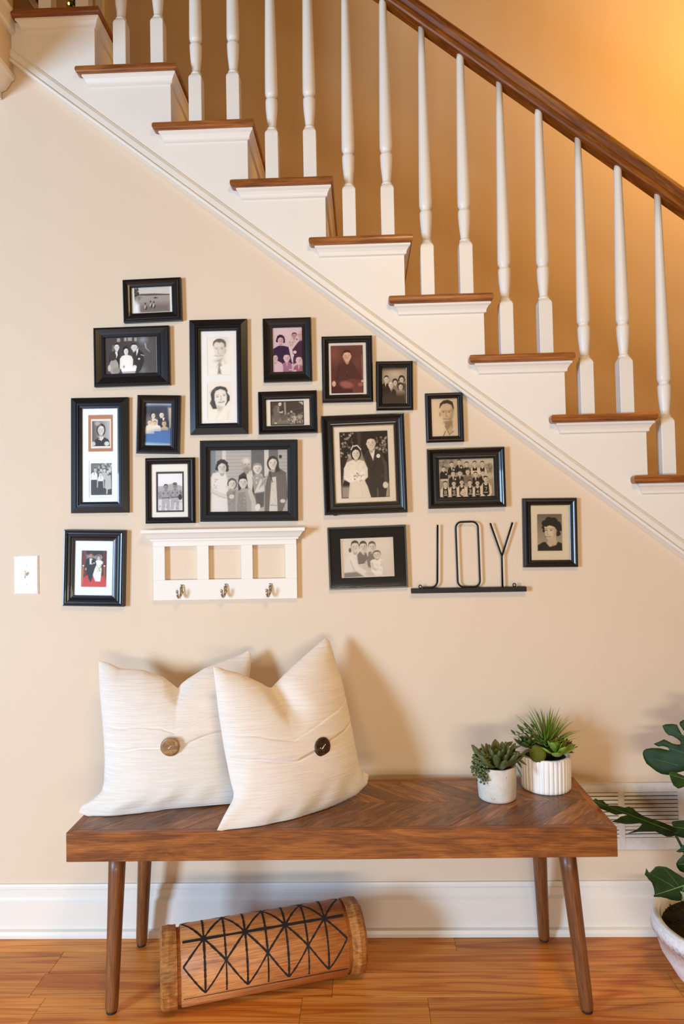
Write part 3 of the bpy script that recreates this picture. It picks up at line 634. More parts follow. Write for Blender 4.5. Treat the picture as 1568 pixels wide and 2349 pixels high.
b = Print(9.788, 450, 740, 245, 1345, 800, 2170, (230, 218, 202)); b.e(520, 1750, 270, 330, (238, 228, 214), 0, 40)
b.p([(310, 1600), (350, 1510), (440, 1440), (540, 1425), (660, 1455), (705, 1530), (690, 1570), (750, 1650), (750, 1740), (700, 1800), (650, 1870), (600, 1700), (430, 1560), (420, 1800), (460, 1930), (360, 1930), (290, 1800), (330, 1730)], (78, 76, 72), 2)
b.p([(400, 1600), (430, 1530), (540, 1490), (650, 1530), (685, 1640), (680, 1780), (620, 1880), (530, 1900), (460, 1850), (400, 1740)], (232, 222, 208), 3); b.p([(470, 1860), (620, 1880), (590, 1960), (500, 2040), (455, 1990)], (206, 198, 186), 4); b.p([(460, 1860), (560, 1905), (480, 1950)], (166, 158, 148), 8, .7)
b.l([(430, 1640), (500, 1615)], 8, (110, 104, 98), 3, .7); b.e(468, 1664, 21, 9, (60, 58, 56), -.2, 2, .85); b.l([(590, 1606), (665, 1606)], 8, (110, 104, 98), 3, .7); b.e(628, 1636, 20, 8, (60, 58, 56), -.1, 2, .85); b.l([(545, 1640), (560, 1720), (525, 1730)], 14, (150, 142, 134), 3, .9); b.e(560, 1778, 62, 17, (84, 78, 76), -.12, 2); b.e(560, 1775, 44, 8, (242, 236, 228), -.12)
b.p([(245, 2060), (400, 1960), (470, 1960), (510, 2050), (620, 1930), (760, 1980), (800, 2060), (800, 2170), (245, 2170)], (236, 226, 210), 8, .8); b.l([(720, 2000), (700, 2150)], 22, (200, 190, 176), 6, .7); b.l([(480, 2040), (440, 2140)], 14, (206, 196, 182), 5, .7); b.l([(300, 1560), (420, 1500)], 16, (130, 126, 120), 5, .6); b.l([(320, 1740), (350, 1880)], 14, (116, 112, 108), 5, .6)
t, rc, r = frame('tall black double frame with pale portraits of a man above a woman', [(433.3, 734), (565.7, 731), (568.6, 994.7), (436.3, 997.3)], [(459.8, 760), (542, 758.6), (543.7, 970.2), (462.4, 971.8)], 'bevel', [(a, (475.5, 775), (531.8, 858.6)), (b, (475.8, 878), (532, 962))], 'mat'); glass(t, r)
# --- 7 purple tinted family
a = Print(8.538, 600, 725, 205, 225, 800, 1095, (206, 180, 190)).grad((214, 190, 198), (196, 166, 180)); D = (52, 26, 66)
a.p([(600, 660), (700, 540), (760, 480), (800, 500), (800, 860), (610, 940)], (70, 36, 66), 2); a.head(762, 385, 48, 84, (206, 164, 172), (190, 150, 158), 'bald', -.2); a.p([(520, 460), (600, 440), (700, 430), (660, 560), (560, 640), (530, 560)], (206, 182, 186)); a.speck(16, 530, 460, 640, 600, 16, (150, 118, 132), .6); a.head(640, 395, 46, 50, (190, 146, 158), (74, 44, 68), 'short', .1); a.e(690, 470, 14, 12, D)
a.p([(210, 640), (320, 582), (420, 585), (520, 610), (565, 700), (590, 930), (390, 930), (300, 870), (210, 760)], D, 1.5); a.head(362, 478, 58, 74, (212, 172, 180), (50, 24, 50), 'curl'); a.p([(520, 610), (560, 600), (620, 780), (600, 900), (580, 900)], (214, 190, 198)); a.e(645, 712, 36, 30, (222, 198, 204)); a.e(605, 770, 24, 22, (224, 200, 206))
a.bust(480, 890, 100, 1100, (150, 108, 134), (214, 180, 190)); a.head(478, 815, 62, 82, (222, 186, 192), (60, 30, 60)); a.bust(290, 880, 110, 1100, (206, 176, 188)); a.head(250, 815, 46, 78, (216, 180, 188), (66, 34, 64)); a.bust(720, 950, 110, 1100, (146, 96, 118), (216, 184, 192)); a.head(724, 866, 60, 84, (222, 188, 192), (70, 38, 66)); a.l([(525, 1042), (600, 1042)], 16, (220, 190, 200)); a.e(640, 1075, 34, 26, (216, 184, 190))
t, rc, r = frame('black frame with a purple tinted family of smiling boys', [(601.6, 730.4), (712.4, 728.4), (716, 873.3), (605, 877)], [(624.5, 751.4), (692, 750.8), (693.9, 851.8), (626.5, 853.9)], 'cove', [(a, (624.6, 750.6), (694.5, 853.4))]); glass(t, r)
# --- 8 man at work
a = Print(8.538, 600, 725, 180, 1688, 812, 2125, (76, 68, 62)); a.p([(180, 1980), (500, 1960), (812, 1980), (812, 2125), (180, 2125)], (132, 124, 112), 16); a.p([(430, 1690), (468, 1690), (476, 1945), (440, 1950)], (152, 142, 130)); a.p([(370, 1940), (490, 1930), (490, 2040), (370, 2060)], (104, 96, 86), 4)
a.p([(215, 1830), (250, 1760), (320, 1740), (350, 1790), (345, 1860), (360, 1910), (330, 2040), (280, 2085), (240, 2080), (225, 1960)], (110, 102, 92), 2); a.l([(320, 1790), (310, 1870), (370, 1890)], 26, (140, 130, 118), 2); a.e(352, 1730, 32, 34, (206, 198, 186)); a.p([(325, 1720), (340, 1695), (385, 1700), (380, 1725)], (220, 212, 202)); a.l([(345, 1890), (410, 1868)], 14, (214, 206, 194)); a.e(390, 1892, 22, 12, (200, 190, 178)); a.e(262, 2095, 26, 14, (206, 198, 186))
a.speck(46, 500, 1890, 812, 2110, 16, (196, 188, 176), .8); a.speck(30, 500, 1900, 812, 2110, 14, (46, 40, 36), .8); a.e(577, 1880, 22, 22, (180, 172, 160)); a.e(640, 2010, 24, 60, (180, 172, 160)); a.e(740, 1980, 50, 40, (170, 162, 150), 0, 3, .7); a.l([(560, 1860), (812, 1800)], 8, (110, 102, 94), 2, .6); a.p([(720, 1690), (812, 1685), (812, 1760)], (186, 176, 164))
t, rc, r = frame('black landscape frame with a man bending over work by a post', [(591, 899.2), (726, 896), (728, 992.7), (593.9, 996)], [(609.4, 917), (708.8, 914.7), (710.6, 975.7), (611.2, 977.3)], 'scoop', [(a, (621.5, 923), (695.5, 972.5))], 'cream', mats=[((620, 921.5), (697, 974))]); glass(t, r)
# --- 9 porch family, large
a = Print(6.03, 440, 990, 248, 258, 1320, 1106, (172, 166, 160)); a.lines(range(300, 1000, 46), 5, (132, 126, 122), .8); a.p([(248, 258), (330, 258), (330, 620), (248, 620)], (122, 126, 132)); a.p([(330, 258), (420, 258), (420, 640), (330, 640)], (150, 146, 142), 2, .6); a.p([(420, 258), (470, 258), (470, 600), (420, 600)], (204, 198, 190)); a.p([(820, 258), (1000, 258), (1010, 700), (820, 700)], (108, 106, 106)); a.p([(1000, 258), (1060, 258), (1060, 620), (1000, 620)], (206, 200, 192)); a.p([(1060, 258), (1190, 258), (1190, 500), (1060, 500)], (112, 110, 110)); a.e(1222, 362, 20, 24, (60, 58, 58))
a.p([(262, 640), (290, 575), (370, 562), (470, 580), (500, 700), (500, 1106), (248, 1106), (270, 840)], (216, 208, 198), 2); a.head(418, 500, 58, 78, (206, 196, 184), (64, 60, 58), 'curl'); a.speck(10, 300, 640, 360, 780, 10, (110, 104, 100), .7); a.l([(280, 810), (380, 860), (540, 900)], 52, (200, 190, 178), 2); a.l([(285, 838), (370, 884), (470, 915)], 8, (140, 132, 124), 3, .7)
a.p([(635, 720), (650, 610), (735, 555), (830, 570), (860, 700), (860, 900), (650, 900)], (72, 68, 66), 2); a.p([(748, 560), (830, 540), (850, 660), (820, 900), (770, 760)], (204, 196, 186), 2); a.head(756, 470, 56, 86, (190, 180, 168), (150, 142, 134), 'bald', .15); a.e(750, 408, 50, 32, (226, 218, 208), 0, 6, .7); a.e(764, 530, 46, 34, (110, 102, 96), 0, 8, .6)
a.p([(480, 830), (540, 790), (610, 800), (640, 900), (600, 1106), (500, 1106)], (142, 136, 130), 2); a.head(556, 720, 50, 66, (208, 198, 186), (92, 88, 84), 'long'); a.l([(480, 760), (520, 770)], 34, (200, 190, 178)); a.e(548, 892, 36, 30, (204, 194, 182)); a.speck(20, 490, 830, 600, 1000, 12, (104, 98, 94), .5)
a.p([(600, 850), (680, 790), (800, 780), (860, 900), (880, 1106), (600, 1106)], (156, 150, 142), 2); a.l([(800, 820), (850, 960), (850, 1106)], 60, (186, 178, 168), 2); a.p([(640, 840), (740, 830), (760, 1106), (620, 1106)], (136, 130, 124), 2); a.speck(14, 640, 850, 750, 1060, 10, (176, 168, 160), .7); a.head(706, 705, 54, 76, (206, 196, 184), (52, 48, 46))
a.p([(830, 640), (870, 590), (960, 585), (1010, 690), (990, 820), (860, 840)], (150, 144, 138), 2); a.speck(26, 850, 600, 1000, 720, 10, (214, 208, 200), .7); a.l([(950, 690), (900, 800), (880, 850)], 34, (206, 196, 184)); a.p([(880, 820), (990, 740), (1000, 830), (930, 860)], (206, 198, 188), 3); a.head(905, 520, 56, 68, (216, 206, 196), (150, 142, 134), smile=False); a.p([(860, 850), (1000, 830), (990, 1030), (900, 1060)], (96, 92, 90), 4); a.e(905, 1040, 34, 50, (222, 214, 204), .3)
a.p([(1010, 760), (1060, 570), (1200, 510), (1300, 580), (1320, 900), (1240, 1106), (1000, 1106)], (104, 98, 94), 2)
for x in range(1030, 1310, 26): a.l([(x, 600), (x-14, 1100)], 6, (146, 140, 132), 2, .6)
a.p([(1100, 640), (1160, 630), (1180, 1106), (1060, 1106)], (206, 198, 188), 2); a.lines((), 1, (0, 0, 0)); a.head(1118, 450, 60, 84, (212, 202, 190), (70, 64, 62), 'long'); a.p([(1185, 420), (1215, 560), (1160, 570), (1150, 520)], (70, 64, 62), 2); a.e(1250, 958, 36, 26, (206, 196, 184)); a.l([(1080, 1010), (1170, 1016)], 8, (120, 114, 110)); a.speck(20, 1090, 700, 1170, 1000, 8, (160, 152, 146), .6); a.l([(1070, 560), (1110, 700)], 10, (60, 56, 54), 3); a.l([(248, 262), (1320, 262)], 9, (232, 224, 214))
t, rc, r = frame('large flat matt black frame with a family of seven on a porch', [(458.6, 1011.2), (681.3, 1008.6), (682.6, 1194.5), (459.4, 1197)], [(481, 1033.4), (658.6, 1031.1), (659.7, 1173), (481.5, 1174)], 'flat', [(a, (480.6, 1031.8), (660, 1174.4))], material='blackm'); glass(t, r)
# --- 10 sepia boy
a = Print(5.22, 720, 750, 197, 226, 590, 788, (94, 54, 54)).grad((104, 62, 60), (84, 42, 44)); a.e(240, 330, 60, 90, (140, 92, 84), 0, 20, .6); a.e(520, 440, 40, 60, (124, 78, 72), 0, 14, .6); a.l([(575, 340), (582, 660)], 8, (150, 104, 94), 2); a.p([(197, 700), (590, 730), (590, 788), (197, 788)], (74, 34, 38), 5)
a.p([(250, 540), (300, 440), (380, 415), (460, 425), (520, 520), (580, 620), (560, 660), (480, 600), (450, 640), (300, 660), (260, 700), (228, 660)], (84, 46, 48), 3); a.l([(385, 440), (390, 600)], 5, (60, 28, 32), 2); a.l([(300, 470), (270, 620)], 10, (64, 30, 34), 5, .6); a.speck(4, 385, 460, 392, 600, 5, (140, 96, 90)); a.head(396, 352, 48, 66, (228, 176, 156), (70, 30, 34), 'short', .1); a.p([(300, 650), (450, 620), (560, 640), (590, 788), (470, 788), (450, 740), (340, 740)], (112, 64, 62), 4); a.e(385, 688, 80, 38, (152, 98, 90), .15, 4); a.e(230, 675, 24, 34, (222, 170, 150)); a.e(556, 690, 32, 22, (150, 98, 92)); a.e(578, 650, 14, 16, (216, 164, 148))
t, rc, r = frame('black frame with a maroon sepia portrait of a seated child', [(737.2, 771.5), (853, 768.6), (855.6, 920.5), (738.8, 924)], [(753, 787.4), (838.4, 785.4), (840.7, 904.2), (754.9, 906.5)], 'round', [(a, (758, 793.5), (833.2, 900.8))], 'mat'); glass(t, r)
# --- 11 small group
a = Print(5.22, 720, 750, 812, 488, 1105, 916, (120, 110, 100)).grad((120, 108, 96), (168, 156, 142)); a.e(980, 570, 110, 60, (216, 206, 192), 0, 30, .9); a.p([(812, 700), (1105, 690), (1105, 916), (812, 916)], (62, 54, 50), 8); a.p([(812, 488), (1105, 488), (1105, 505), (812, 515)], (84, 74, 66), 8)
a.bust(855, 670, 50, 840, (40, 34, 32), (216, 206, 196)); a.head(866, 625, 25, 38, (222, 210, 196), (40, 34, 30)); a.bust(970, 700, 44, 800, (130, 120, 110)); a.head(972, 665, 24, 33, (218, 206, 192), (44, 38, 34), 'curl'); a.bust(1055, 670, 44, 800, (92, 82, 76)); a.head(1050, 632, 26, 36, (220, 208, 194), (40, 34, 30), 'curl'); a.bust(926, 738, 56, 860, (44, 38, 36), (222, 214, 204), (60, 52, 48)); a.head(920, 695, 27, 38, (224, 214, 202), (140, 130, 122), 'bald'); a.bust(1040, 750, 56, 870, (146, 136, 126)); a.head(1038, 715, 26, 35, (220, 208, 196), (60, 52, 48), 'curl'); a.p([(812, 800), (1105, 800), (1105, 916), (812, 916)], (66, 58, 54), 14)
t, rc, r = frame('small black frame with a dark sepia group of five adults', [(862.1, 828.2), (946.4, 827.6), (948, 939.7), (862.7, 941)], [(875.6, 843.9), (931.7, 843), (933.6, 925.3), (876.7, 926.2)], 'round', [(a, (875.5, 843.2), (931.5, 925.8))]); sheet(t, r, -.0046); glass(t, r)
# --- 12 large wedding portrait
a = Print(5.22, 720, 750, 302, 1262, 902, 2040, (42, 34, 30)); a.speck(60, 310, 1270, 470, 1560, 14, (196, 186, 172), .75); a.speck(60, 720, 1330, 895, 1520, 14, (190, 180, 166), .65); a.speck(40, 320, 1300, 480, 1560, 14, (30, 24, 22), .9); a.p([(520, 1270), (570, 1270), (560, 1450), (530, 1450)], (74, 62, 54), 4); a.p([(302, 1900), (480, 1900), (480, 2040), (302, 2040)], (150, 140, 128), 8); a.p([(850, 1880), (902, 1870), (902, 2040), (850, 2040)], (160, 150, 138), 6)
a.p([(590, 1560), (650, 1480), (700, 1465), (770, 1480), (840, 1540), (880, 1700), (885, 1880), (850, 2040), (660, 2040), (600, 1800)], (62, 54, 50), 2); a.p([(820, 1560), (880, 1640), (890, 1870), (840, 1880), (850, 1700)], (86, 76, 70), 4); a.p([(665, 1490), (740, 1480), (712, 1610)], (238, 230, 220), 1.5); a.l([(740, 1490), (770, 1580), (690, 1730)], 5, (30, 24, 22), 2); a.l([(665, 1500), (640, 1600), (690, 1730)], 5, (32, 26, 24), 2); a.head(692, 1405, 54, 80, (222, 208, 192), (40, 32, 28), 'short', -.1); a.p([(640, 1350), (640, 1320), (740, 1310), (745, 1360), (690, 1340)], (38, 30, 26), 3); a.e(778, 1556, 24, 24, (240, 234, 226)); a.e(854, 1900, 32, 38, (226, 212, 196)); a.l([(755, 1940), (755, 2040)], 14, (150, 140, 128), 3, .6); a.e(772, 1668, 6, 6, (24, 20, 18)); a.e(815, 1788, 20, 7, (90, 80, 74))
a.p([(430, 1500), (480, 1440), (560, 1460), (590, 1560), (640, 1700), (400, 1720), (310, 1900), (330, 1760), (380, 1600)], (176, 162, 146), 3, .75); a.p([(340, 1690), (380, 1620), (460, 1590), (540, 1595), (600, 1610), (640, 1700), (640, 1800), (590, 1840), (630, 1900), (670, 2040), (390, 2040), (410, 1860), (340, 1820)], (230, 220, 206), 2); a.p([(420, 1850), (600, 1830), (665, 2040), (395, 2040)], (222, 210, 194), 3); a.head(498, 1520, 48, 66, (226, 212, 196), (36, 28, 26), 'long'); a.l([(440, 1470), (465, 1430), (520, 1424), (560, 1470)], 15, (232, 224, 214), 1.5); a.speck(14, 380, 1620, 600, 1700, 16, (206, 194, 180), .6); a.speck(30, 420, 1730, 600, 1830, 16, (246, 240, 232), .9); a.speck(18, 420, 1740, 590, 1840, 9, (70, 62, 54), .8); a.l([(350, 1790), (430, 1840)], 30, (240, 232, 222), 2); a.l([(420, 1880), (410, 2035)], 6, (196, 184, 168), 3, .6); a.l([(540, 1880), (570, 2035)], 6, (196, 184, 168), 3, .6)
t, rc, r = frame('large black frame with gold rope edge around a bride and groom', [(735.7, 954.6), (926, 947.7), (934, 1174.8), (744.5, 1182.6)], [(764, 979), (901, 975), (908.7, 1149.4), (770.2, 1154.2)], 'scoop', [(a, (778, 992), (893.5, 1139.5))], 'cream'); glass(t, r)
def beads(t, x0, x1, z0, z1, y, rad, step, mat, name):
    V = []; F = []
    oct_ = [(1, 0, 0), (0, 1, 0), (-1, 0, 0), (0, -1, 0), (0, 0, 1), (0, 0, -1)]; fo = [(0, 1, 4), (1, 2, 4), (2, 3, 4), (3, 0, 4), (1, 0, 5), (2, 1, 5), (3, 2, 5), (0, 3, 5)]
    pts = []
    nx = int((x1-x0)/step); nz = int((z1-z0)/step)
    for k in range(nx): pts += [(x0+(x1-x0)*k/nx, z0), (x1-(x1-x0)*k/nx, z1)]
    for k in range(nz): pts += [(x1, z0+(z1-z0)*k/nz), (x0, z1-(z1-z0)*k/nz)]
    for x, z in pts:
        b_ = len(V); V += [(x+rad*p[0], y+rad*p[1], z+rad*p[2]) for p in oct_]; F += [tuple(b_+q for q in f) for f in fo]
    o = mesh_obj(name, V, F, mat, t, True); o['kind'] = 'stuff'; return o
hx = [v.co for v in t.children[0].data.vertices]; xm = max(v.x for v in hx); zm = max(v.z for v in hx)
beads(t, r[0]-.0012, r[1]+.0012, r[2]-.0012, r[3]+.0012, -.0105, .0021, .0038, M['gold'], 'gold_rope_edge')
beads(t, -xm+.001, xm-.001, -zm+.001, zm-.001, -.0195, .0022, .0042, M['black'], 'beaded_edge')
o = lathe('easel_foot', [(.006, 0), (.0075, .003), (.0075, .008), (.005, .010)], M['iron'], t, 14); o.location = (-xm+.028, -.006, -zm-.008)
# --- 13 man portrait
a = Print(6.272, 950, 880, 240, 212, 632, 757, (224, 206, 186)).grad((230, 214, 194), (214, 196, 178), False); a.e(330, 650, 120, 160, (232, 216, 198), 0, 30, .7)
a.p([(360, 350), (370, 290), (420, 250), (490, 240), (560, 270), (580, 350), (560, 420), (540, 330), (480, 290), (400, 300)], (66, 56, 50), 2); a.e(368, 440, 18, 34, (170, 150, 132)); a.p([(368, 330), (400, 300), (480, 285), (545, 310), (568, 380), (560, 470), (530, 540), (470, 580), (420, 550), (390, 480)], (206, 186, 166), 3); a.p([(545, 320), (570, 380), (562, 470), (530, 545), (490, 578), (530, 450)], (132, 114, 100), 8, .7); a.p([(358, 360), (375, 290), (430, 252), (500, 244), (560, 275), (576, 360), (565, 350), (540, 310), (480, 288), (410, 298), (380, 330)], (64, 54, 48), 2)
for x in (420, 505): a.l([(x-30, 396), (x+28, 388)], 6, (96, 80, 70), 2.5, .75); a.e(x, 410, 13, 5.5, (54, 44, 40), 0, 1.8, .85)
a.l([(462, 400), (456, 470), (482, 474)], 10, (140, 120, 104), 3); a.e(470, 505, 42, 8, (96, 76, 68), 0, 2); a.e(470, 502, 30, 4, (232, 220, 206)); a.e(470, 560, 46, 14, (140, 122, 106), 0, 6, .7); a.p([(430, 545), (550, 530), (560, 640), (500, 720), (450, 630)], (150, 130, 114), 4); a.p([(440, 590), (500, 715), (560, 620), (600, 620), (632, 660), (632, 757), (400, 757), (420, 690), (430, 610)], (214, 200, 186), 3); a.l([(438, 600), (498, 725), (560, 680)], 9, (90, 76, 66), 2); a.l([(440, 680), (405, 750)], 8, (70, 58, 52), 2); a.p([(470, 660), (540, 600), (540, 680), (500, 715)], (190, 170, 152), 4)
t, rc, r = frame('small black frame with a close portrait of a young man, touching the stair trim', [(974, 901.5), (1060.8, 900), (1065, 1012.3), (978, 1015.5)], [(988.3, 914.8), (1047.6, 913.5), (1050.8, 1000), (990.7, 1001.2)], 'round', [(a, (988.6, 913.6), (1050.6, 1001.4))]); glass(t, r)
# --- 14 basketball team
a = Print(8.2526, 980, 1020, 215, 272, 1255, 1000, (150, 142, 136)).grad((176, 168, 162), (140, 132, 126)); a.speck(50, 225, 300, 560, 480, 26, (104, 96, 90), .5); a.p([(650, 290), (1255, 280), (1255, 390), (700, 400)], (198, 192, 186), 6); a.speck(24, 1090, 400, 1230, 540, 22, (110, 104, 98), .6); a.p([(1060, 560), (1255, 560), (1255, 660), (1060, 660)], (190, 184, 178), 6); SK = (226, 214, 204); BK = (34, 28, 28)
for x, y in ((460, 385), (605, 345), (745, 390)): a.bust(x, y+50, 76, y+190, BK, SK if x != 745 else None); a.head(x, y, 34, 44, SK, (60, 54, 50)); a.e(x+36, y+100, 18, 18, (220, 212, 204))
for x, y in ((900, 382), (1045, 388)): a.bust(x, y+52, 74, y+190, SK); a.p([(x-42, y+70), (x-30, y+60), (x, y+95), (x+30, y+60), (x+42, y+70), (x+44, y+150), (x-44, y+150)], BK); a.head(x, y, 34, 44, SK, (56, 50, 46)); a.l([(x-70, y+140), (x+70, y+140)], 26, SK)
a.bust(306, 500, 76, 650, BK); a.head(302, 465, 32, 42, SK, (56, 50, 46)); a.e(350, 560, 14, 18, (214, 206, 198)); a.p([(240, 645), (380, 645), (380, 680), (245, 680)], (210, 202, 194))
for x, y in ((483, 555), (610, 548), (910, 580), (1048, 560)): a.bust(x, y+48, 84, y+240, BK, (216, 206, 198)); a.head(x, y, 36, 45, SK, (52, 46, 42))
a.bust(765, 570, 84, 740, (120, 112, 106), (226, 220, 214), (60, 54, 52)); a.head(762, 530, 38, 48, SK, (84, 76, 70)); a.e(522, 655, 16, 18, (220, 212, 204))
for x, y, n_ in ((328, 735, '8'), (490, 735, '9'), (640, 715, ''), (797, 725, '3'), (940, 735, '4'), (1100, 670, '7')):
    k = 1.15 if n_ == '7' else 1.0
    a.bust(x, y+46*k, 76*k, 1000, SK); a.p([(x-46*k, y+70*k), (x-30*k, y+58*k), (x-18*k, y+95*k), (x+18*k, y+95*k), (x+30*k, y+58*k), (x+46*k, y+70*k), (x+56*k, y+230*k), (x, y+270*k), (x-52*k, y+230*k)], BK); a.head(x, y, 35*k, 46*k, SK, (46, 40, 38)); a.l([(x-78*k, y+110*k), (x-86*k, y+220*k), (x-40, 990)], 30, SK); a.l([(x+78*k, y+110*k), (x+86*k, y+220*k), (x+40, 990)], 30, SK); a.l([(x-34, y+205*k), (x+32, y+205*k)], 13, (228, 222, 216))
    c, w_ = (232, 226, 220), 9; cx, cy = x, y+152*k; A = 17*k; B = 26*k
    st_ = {'8': [[(cx-A, cy-B), (cx+A, cy-B), (cx+A, cy+B), (cx-A, cy+B), (cx-A, cy-B)], [(cx-A, cy), (cx+A, cy)]], '9': [[(cx+A, cy), (cx-A, cy), (cx-A, cy-B), (cx+A, cy-B), (cx+A, cy+B), (cx-A, cy+B)]], '3': [[(cx-A, cy-B), (cx+A, cy-B), (cx+A, cy+B), (cx-A, cy+B)], [(cx-A*.4, cy), (cx+A, cy)]], '4': [[(cx+A*.6, cy+B), (cx+A*.6, cy-B), (cx-A, cy+B*.3), (cx+A*1.2, cy+B*.3)]], '7': [[(cx-A, cy-B), (cx+A, cy-B), (cx-A*.2, cy+B)]], '': []}[n_]
    for q in st_: a.l(q, w_, c)
a.e(665, 910, 60, 52, (196, 186, 178)); a.e(650, 890, 30, 24, (222, 214, 206), 0, 6, .7); a.l([(620, 915), (712, 905)], 4, (140, 130, 124)); a.e(665, 850, 26, 20, SK); a.l([(215, 280), (1250, 262)], 16, (222, 216, 210)); a.l([(1248, 262), (1258, 990)], 14, (232, 228, 224))
t, rc, r = frame('wide black frame with a basketball team in numbered jerseys', [(978.7, 1030.2), (1156, 1024.8), (1160, 1162.2), (982.7, 1167.5)], [(1005.8, 1053.8), (1131, 1051), (1134, 1137.5), (1007, 1141.5)], 'scoop', [(a, (1005.6, 1052), (1133.4, 1140.5))]); glass(t, r)
# --- 15 woman with short dark hair
a = Print(3.824, 930, 1180, 1157, 2, 1372, 318, (140, 134, 128)).grad((112, 106, 102), (176, 170, 164)); HD = (44, 36, 34)
for x, y, r_ in ((1225, 80, 30), (1260, 55, 34), (1300, 62, 36), (1335, 90, 30), (1350, 130, 24), (1336, 170, 24), (1215, 115, 20), (1215, 145, 14), (1330, 110, 40)): a.e(x, y, r_, r_*.9, HD)
a.p([(1218, 110), (1240, 90), (1300, 100), (1325, 140), (1320, 190), (1290, 225), (1250, 222), (1226, 190)], (220, 210, 200), 2); a.p([(1300, 110), (1325, 140), (1320, 190), (1290, 222), (1300, 160)], (160, 150, 142), 6, .7); a.p([(1250, 215), (1318, 190), (1324, 250), (1290, 275), (1238, 260)], (196, 186, 176), 3); a.p([(1210, 90), (1260, 66), (1310, 84), (1330, 120), (1290, 105), (1262, 98), (1232, 112)], HD, 2)
for x, y in ((1232, 140), (1278, 142)): a.l([(x-15, y-12), (x+15, y-14)], 3.5, (70, 60, 56), 2, .8); a.e(x, y, 8.5, 3.6, (44, 38, 36), 0, 1.4, .9)
a.l([(1246, 142), (1240, 172), (1254, 176)], 5, (150, 140, 130), 2.5); a.e(1250, 193, 24, 6, (90, 76, 72), .1, 1.8); a.e(1250, 191, 18, 3, (240, 234, 228), .1); a.p([(1157, 270), (1200, 245), (1232, 240), (1270, 272), (1310, 262), (1335, 240), (1372, 256), (1372, 318), (1157, 318)], (40, 34, 32), 2); a.p([(1225, 240), (1262, 285), (1318, 270), (1335, 240), (1290, 268)], (206, 196, 186), 3)
t, rc, r = frame('black frame with a white mat and a smiling woman in a dark sweater', [(1198, 1143.5), (1324, 1141.5), (1325.2, 1300.3), (1200.7, 1302.3)], [(1216.5, 1160), (1305, 1157.5), (1307, 1284), (1218.2, 1285.5)], 'round', [(a, (1231.5, 1180), (1289, 1263.2))], 'mat'); glass(t, r)
# --- 16 four children, wide black mat
a = Print(8.2526, 750, 1200, 270, 296, 1286, 1008, (222, 212, 198)).grad((220, 206, 190), (212, 202, 190), False); a.e(1000, 420, 300, 120, (228, 220, 208), 0, 60, .8); SK = (214, 204, 192)
a.p([(800, 560), (880, 520), (940, 600), (960, 860), (780, 860)], (126, 120, 114), 2); a.head(876, 462, 64, 90, SK, (92, 86, 82)); a.p([(560, 620), (640, 540), (760, 560), (800, 700), (760, 780), (600, 800)], (118, 112, 106), 2); a.l([(600, 785), (740, 770)], 22, (226, 220, 212)); a.head(705, 462, 66, 100, SK, (78, 72, 68)); a.p([(640, 540), (720, 600), (700, 560)], (214, 208, 200), 2); a.l([(780, 720), (700, 830), (860, 880)], 60, (200, 190, 178), 3); a.p([(760, 640), (900, 600), (900, 820), (780, 800)], (124, 118, 112), 3)
a.p([(330, 900), (350, 720), (430, 560), (520, 520), (580, 580), (600, 800), (520, 900)], (222, 216, 206), 3); a.e(450, 510, 26, 40, (100, 94, 88)); a.head(548, 450, 70, 100, (218, 208, 196), (76, 70, 66), 'short', .15); a.p([(315, 920), (560, 905), (700, 990), (320, 1008)], (130, 124, 120), 3); a.l([(480, 640), (560, 830), (740, 950)], 90, (226, 220, 210), 3); a.l([(450, 700), (520, 890)], 8, (140, 132, 124), 4, .7); a.e(760, 960, 50, 24, (206, 196, 184), .3); a.p([(740, 900), (900, 930), (940, 975), (800, 985)], (196, 186, 174), 3)
a.p([(830, 720), (880, 690), (960, 685), (1060, 690), (1080, 780), (1050, 980), (920, 980), (850, 900)], (236, 230, 222), 2); a.l([(1050, 740), (1090, 860), (1080, 960)], 44, (210, 200, 188), 3); a.l([(860, 760), (880, 850), (930, 880)], 40, (204, 194, 182), 3); a.speck(10, 870, 780, 1040, 900, 20, (190, 182, 172), .5); a.head(965, 608, 66, 72, (218, 208, 196), (110, 102, 96), 'short', -.2); a.l([(320, 1010), (1286, 990)], 10, (236, 230, 222)); a.p([(270, 320), (312, 320), (318, 1020), (290, 1020)], (206, 178, 146), 3)
t, rc, r = frame('thin black frame with wide black mat around four children', [(750.6, 1210.7), (930.2, 1203.6), (936.2, 1347.2), (755, 1354.5)], [(778.8, 1238.5), (902, 1233.7), (905.7, 1319.4), (782.7, 1323.8)], 'thin', [(a, (780, 1236.2), (904.5, 1321.8))], 'blackm', material='black', thin=.006); glass(t, r)
# --- 17 colour wedding
a = Print(9.8, 140, 1205, 470, 568, 1010, 1383, (92, 50, 40)); a.p([(560, 568), (930, 568), (920, 1120), (560, 1120)], (58, 46, 40), 3); a.p([(500, 568), (560, 568), (550, 1100), (490, 1100)], (112, 58, 44), 3); a.p([(930, 568), (1010, 568), (1005, 1250), (920, 1200)], (96, 48, 38), 3); a.p([(560, 650), (780, 690), (760, 760), (570, 760)], (176, 170, 160), 6, .7); a.speck(16, 560, 590, 900, 680, 16, (40, 34, 30), .7); a.p([(470, 1230), (560, 1130), (960, 1140), (1010, 1240), (1010, 1383), (470, 1383)], (190, 66, 60), 3); a.e(740, 1340, 160, 30, (206, 84, 72), 0, 10, .6)
a.p([(478, 930), (510, 930), (505, 1260), (470, 1383), (470, 1100)], (176, 110, 54), 2); a.p([(940, 930), (975, 930), (990, 1240), (950, 1200)], (150, 84, 44), 2); a.e(500, 910, 18, 16, (240, 232, 224)); a.e(962, 912, 18, 16, (240, 232, 224)); a.l([(552, 620), (556, 900)], 10, (130, 78, 50))
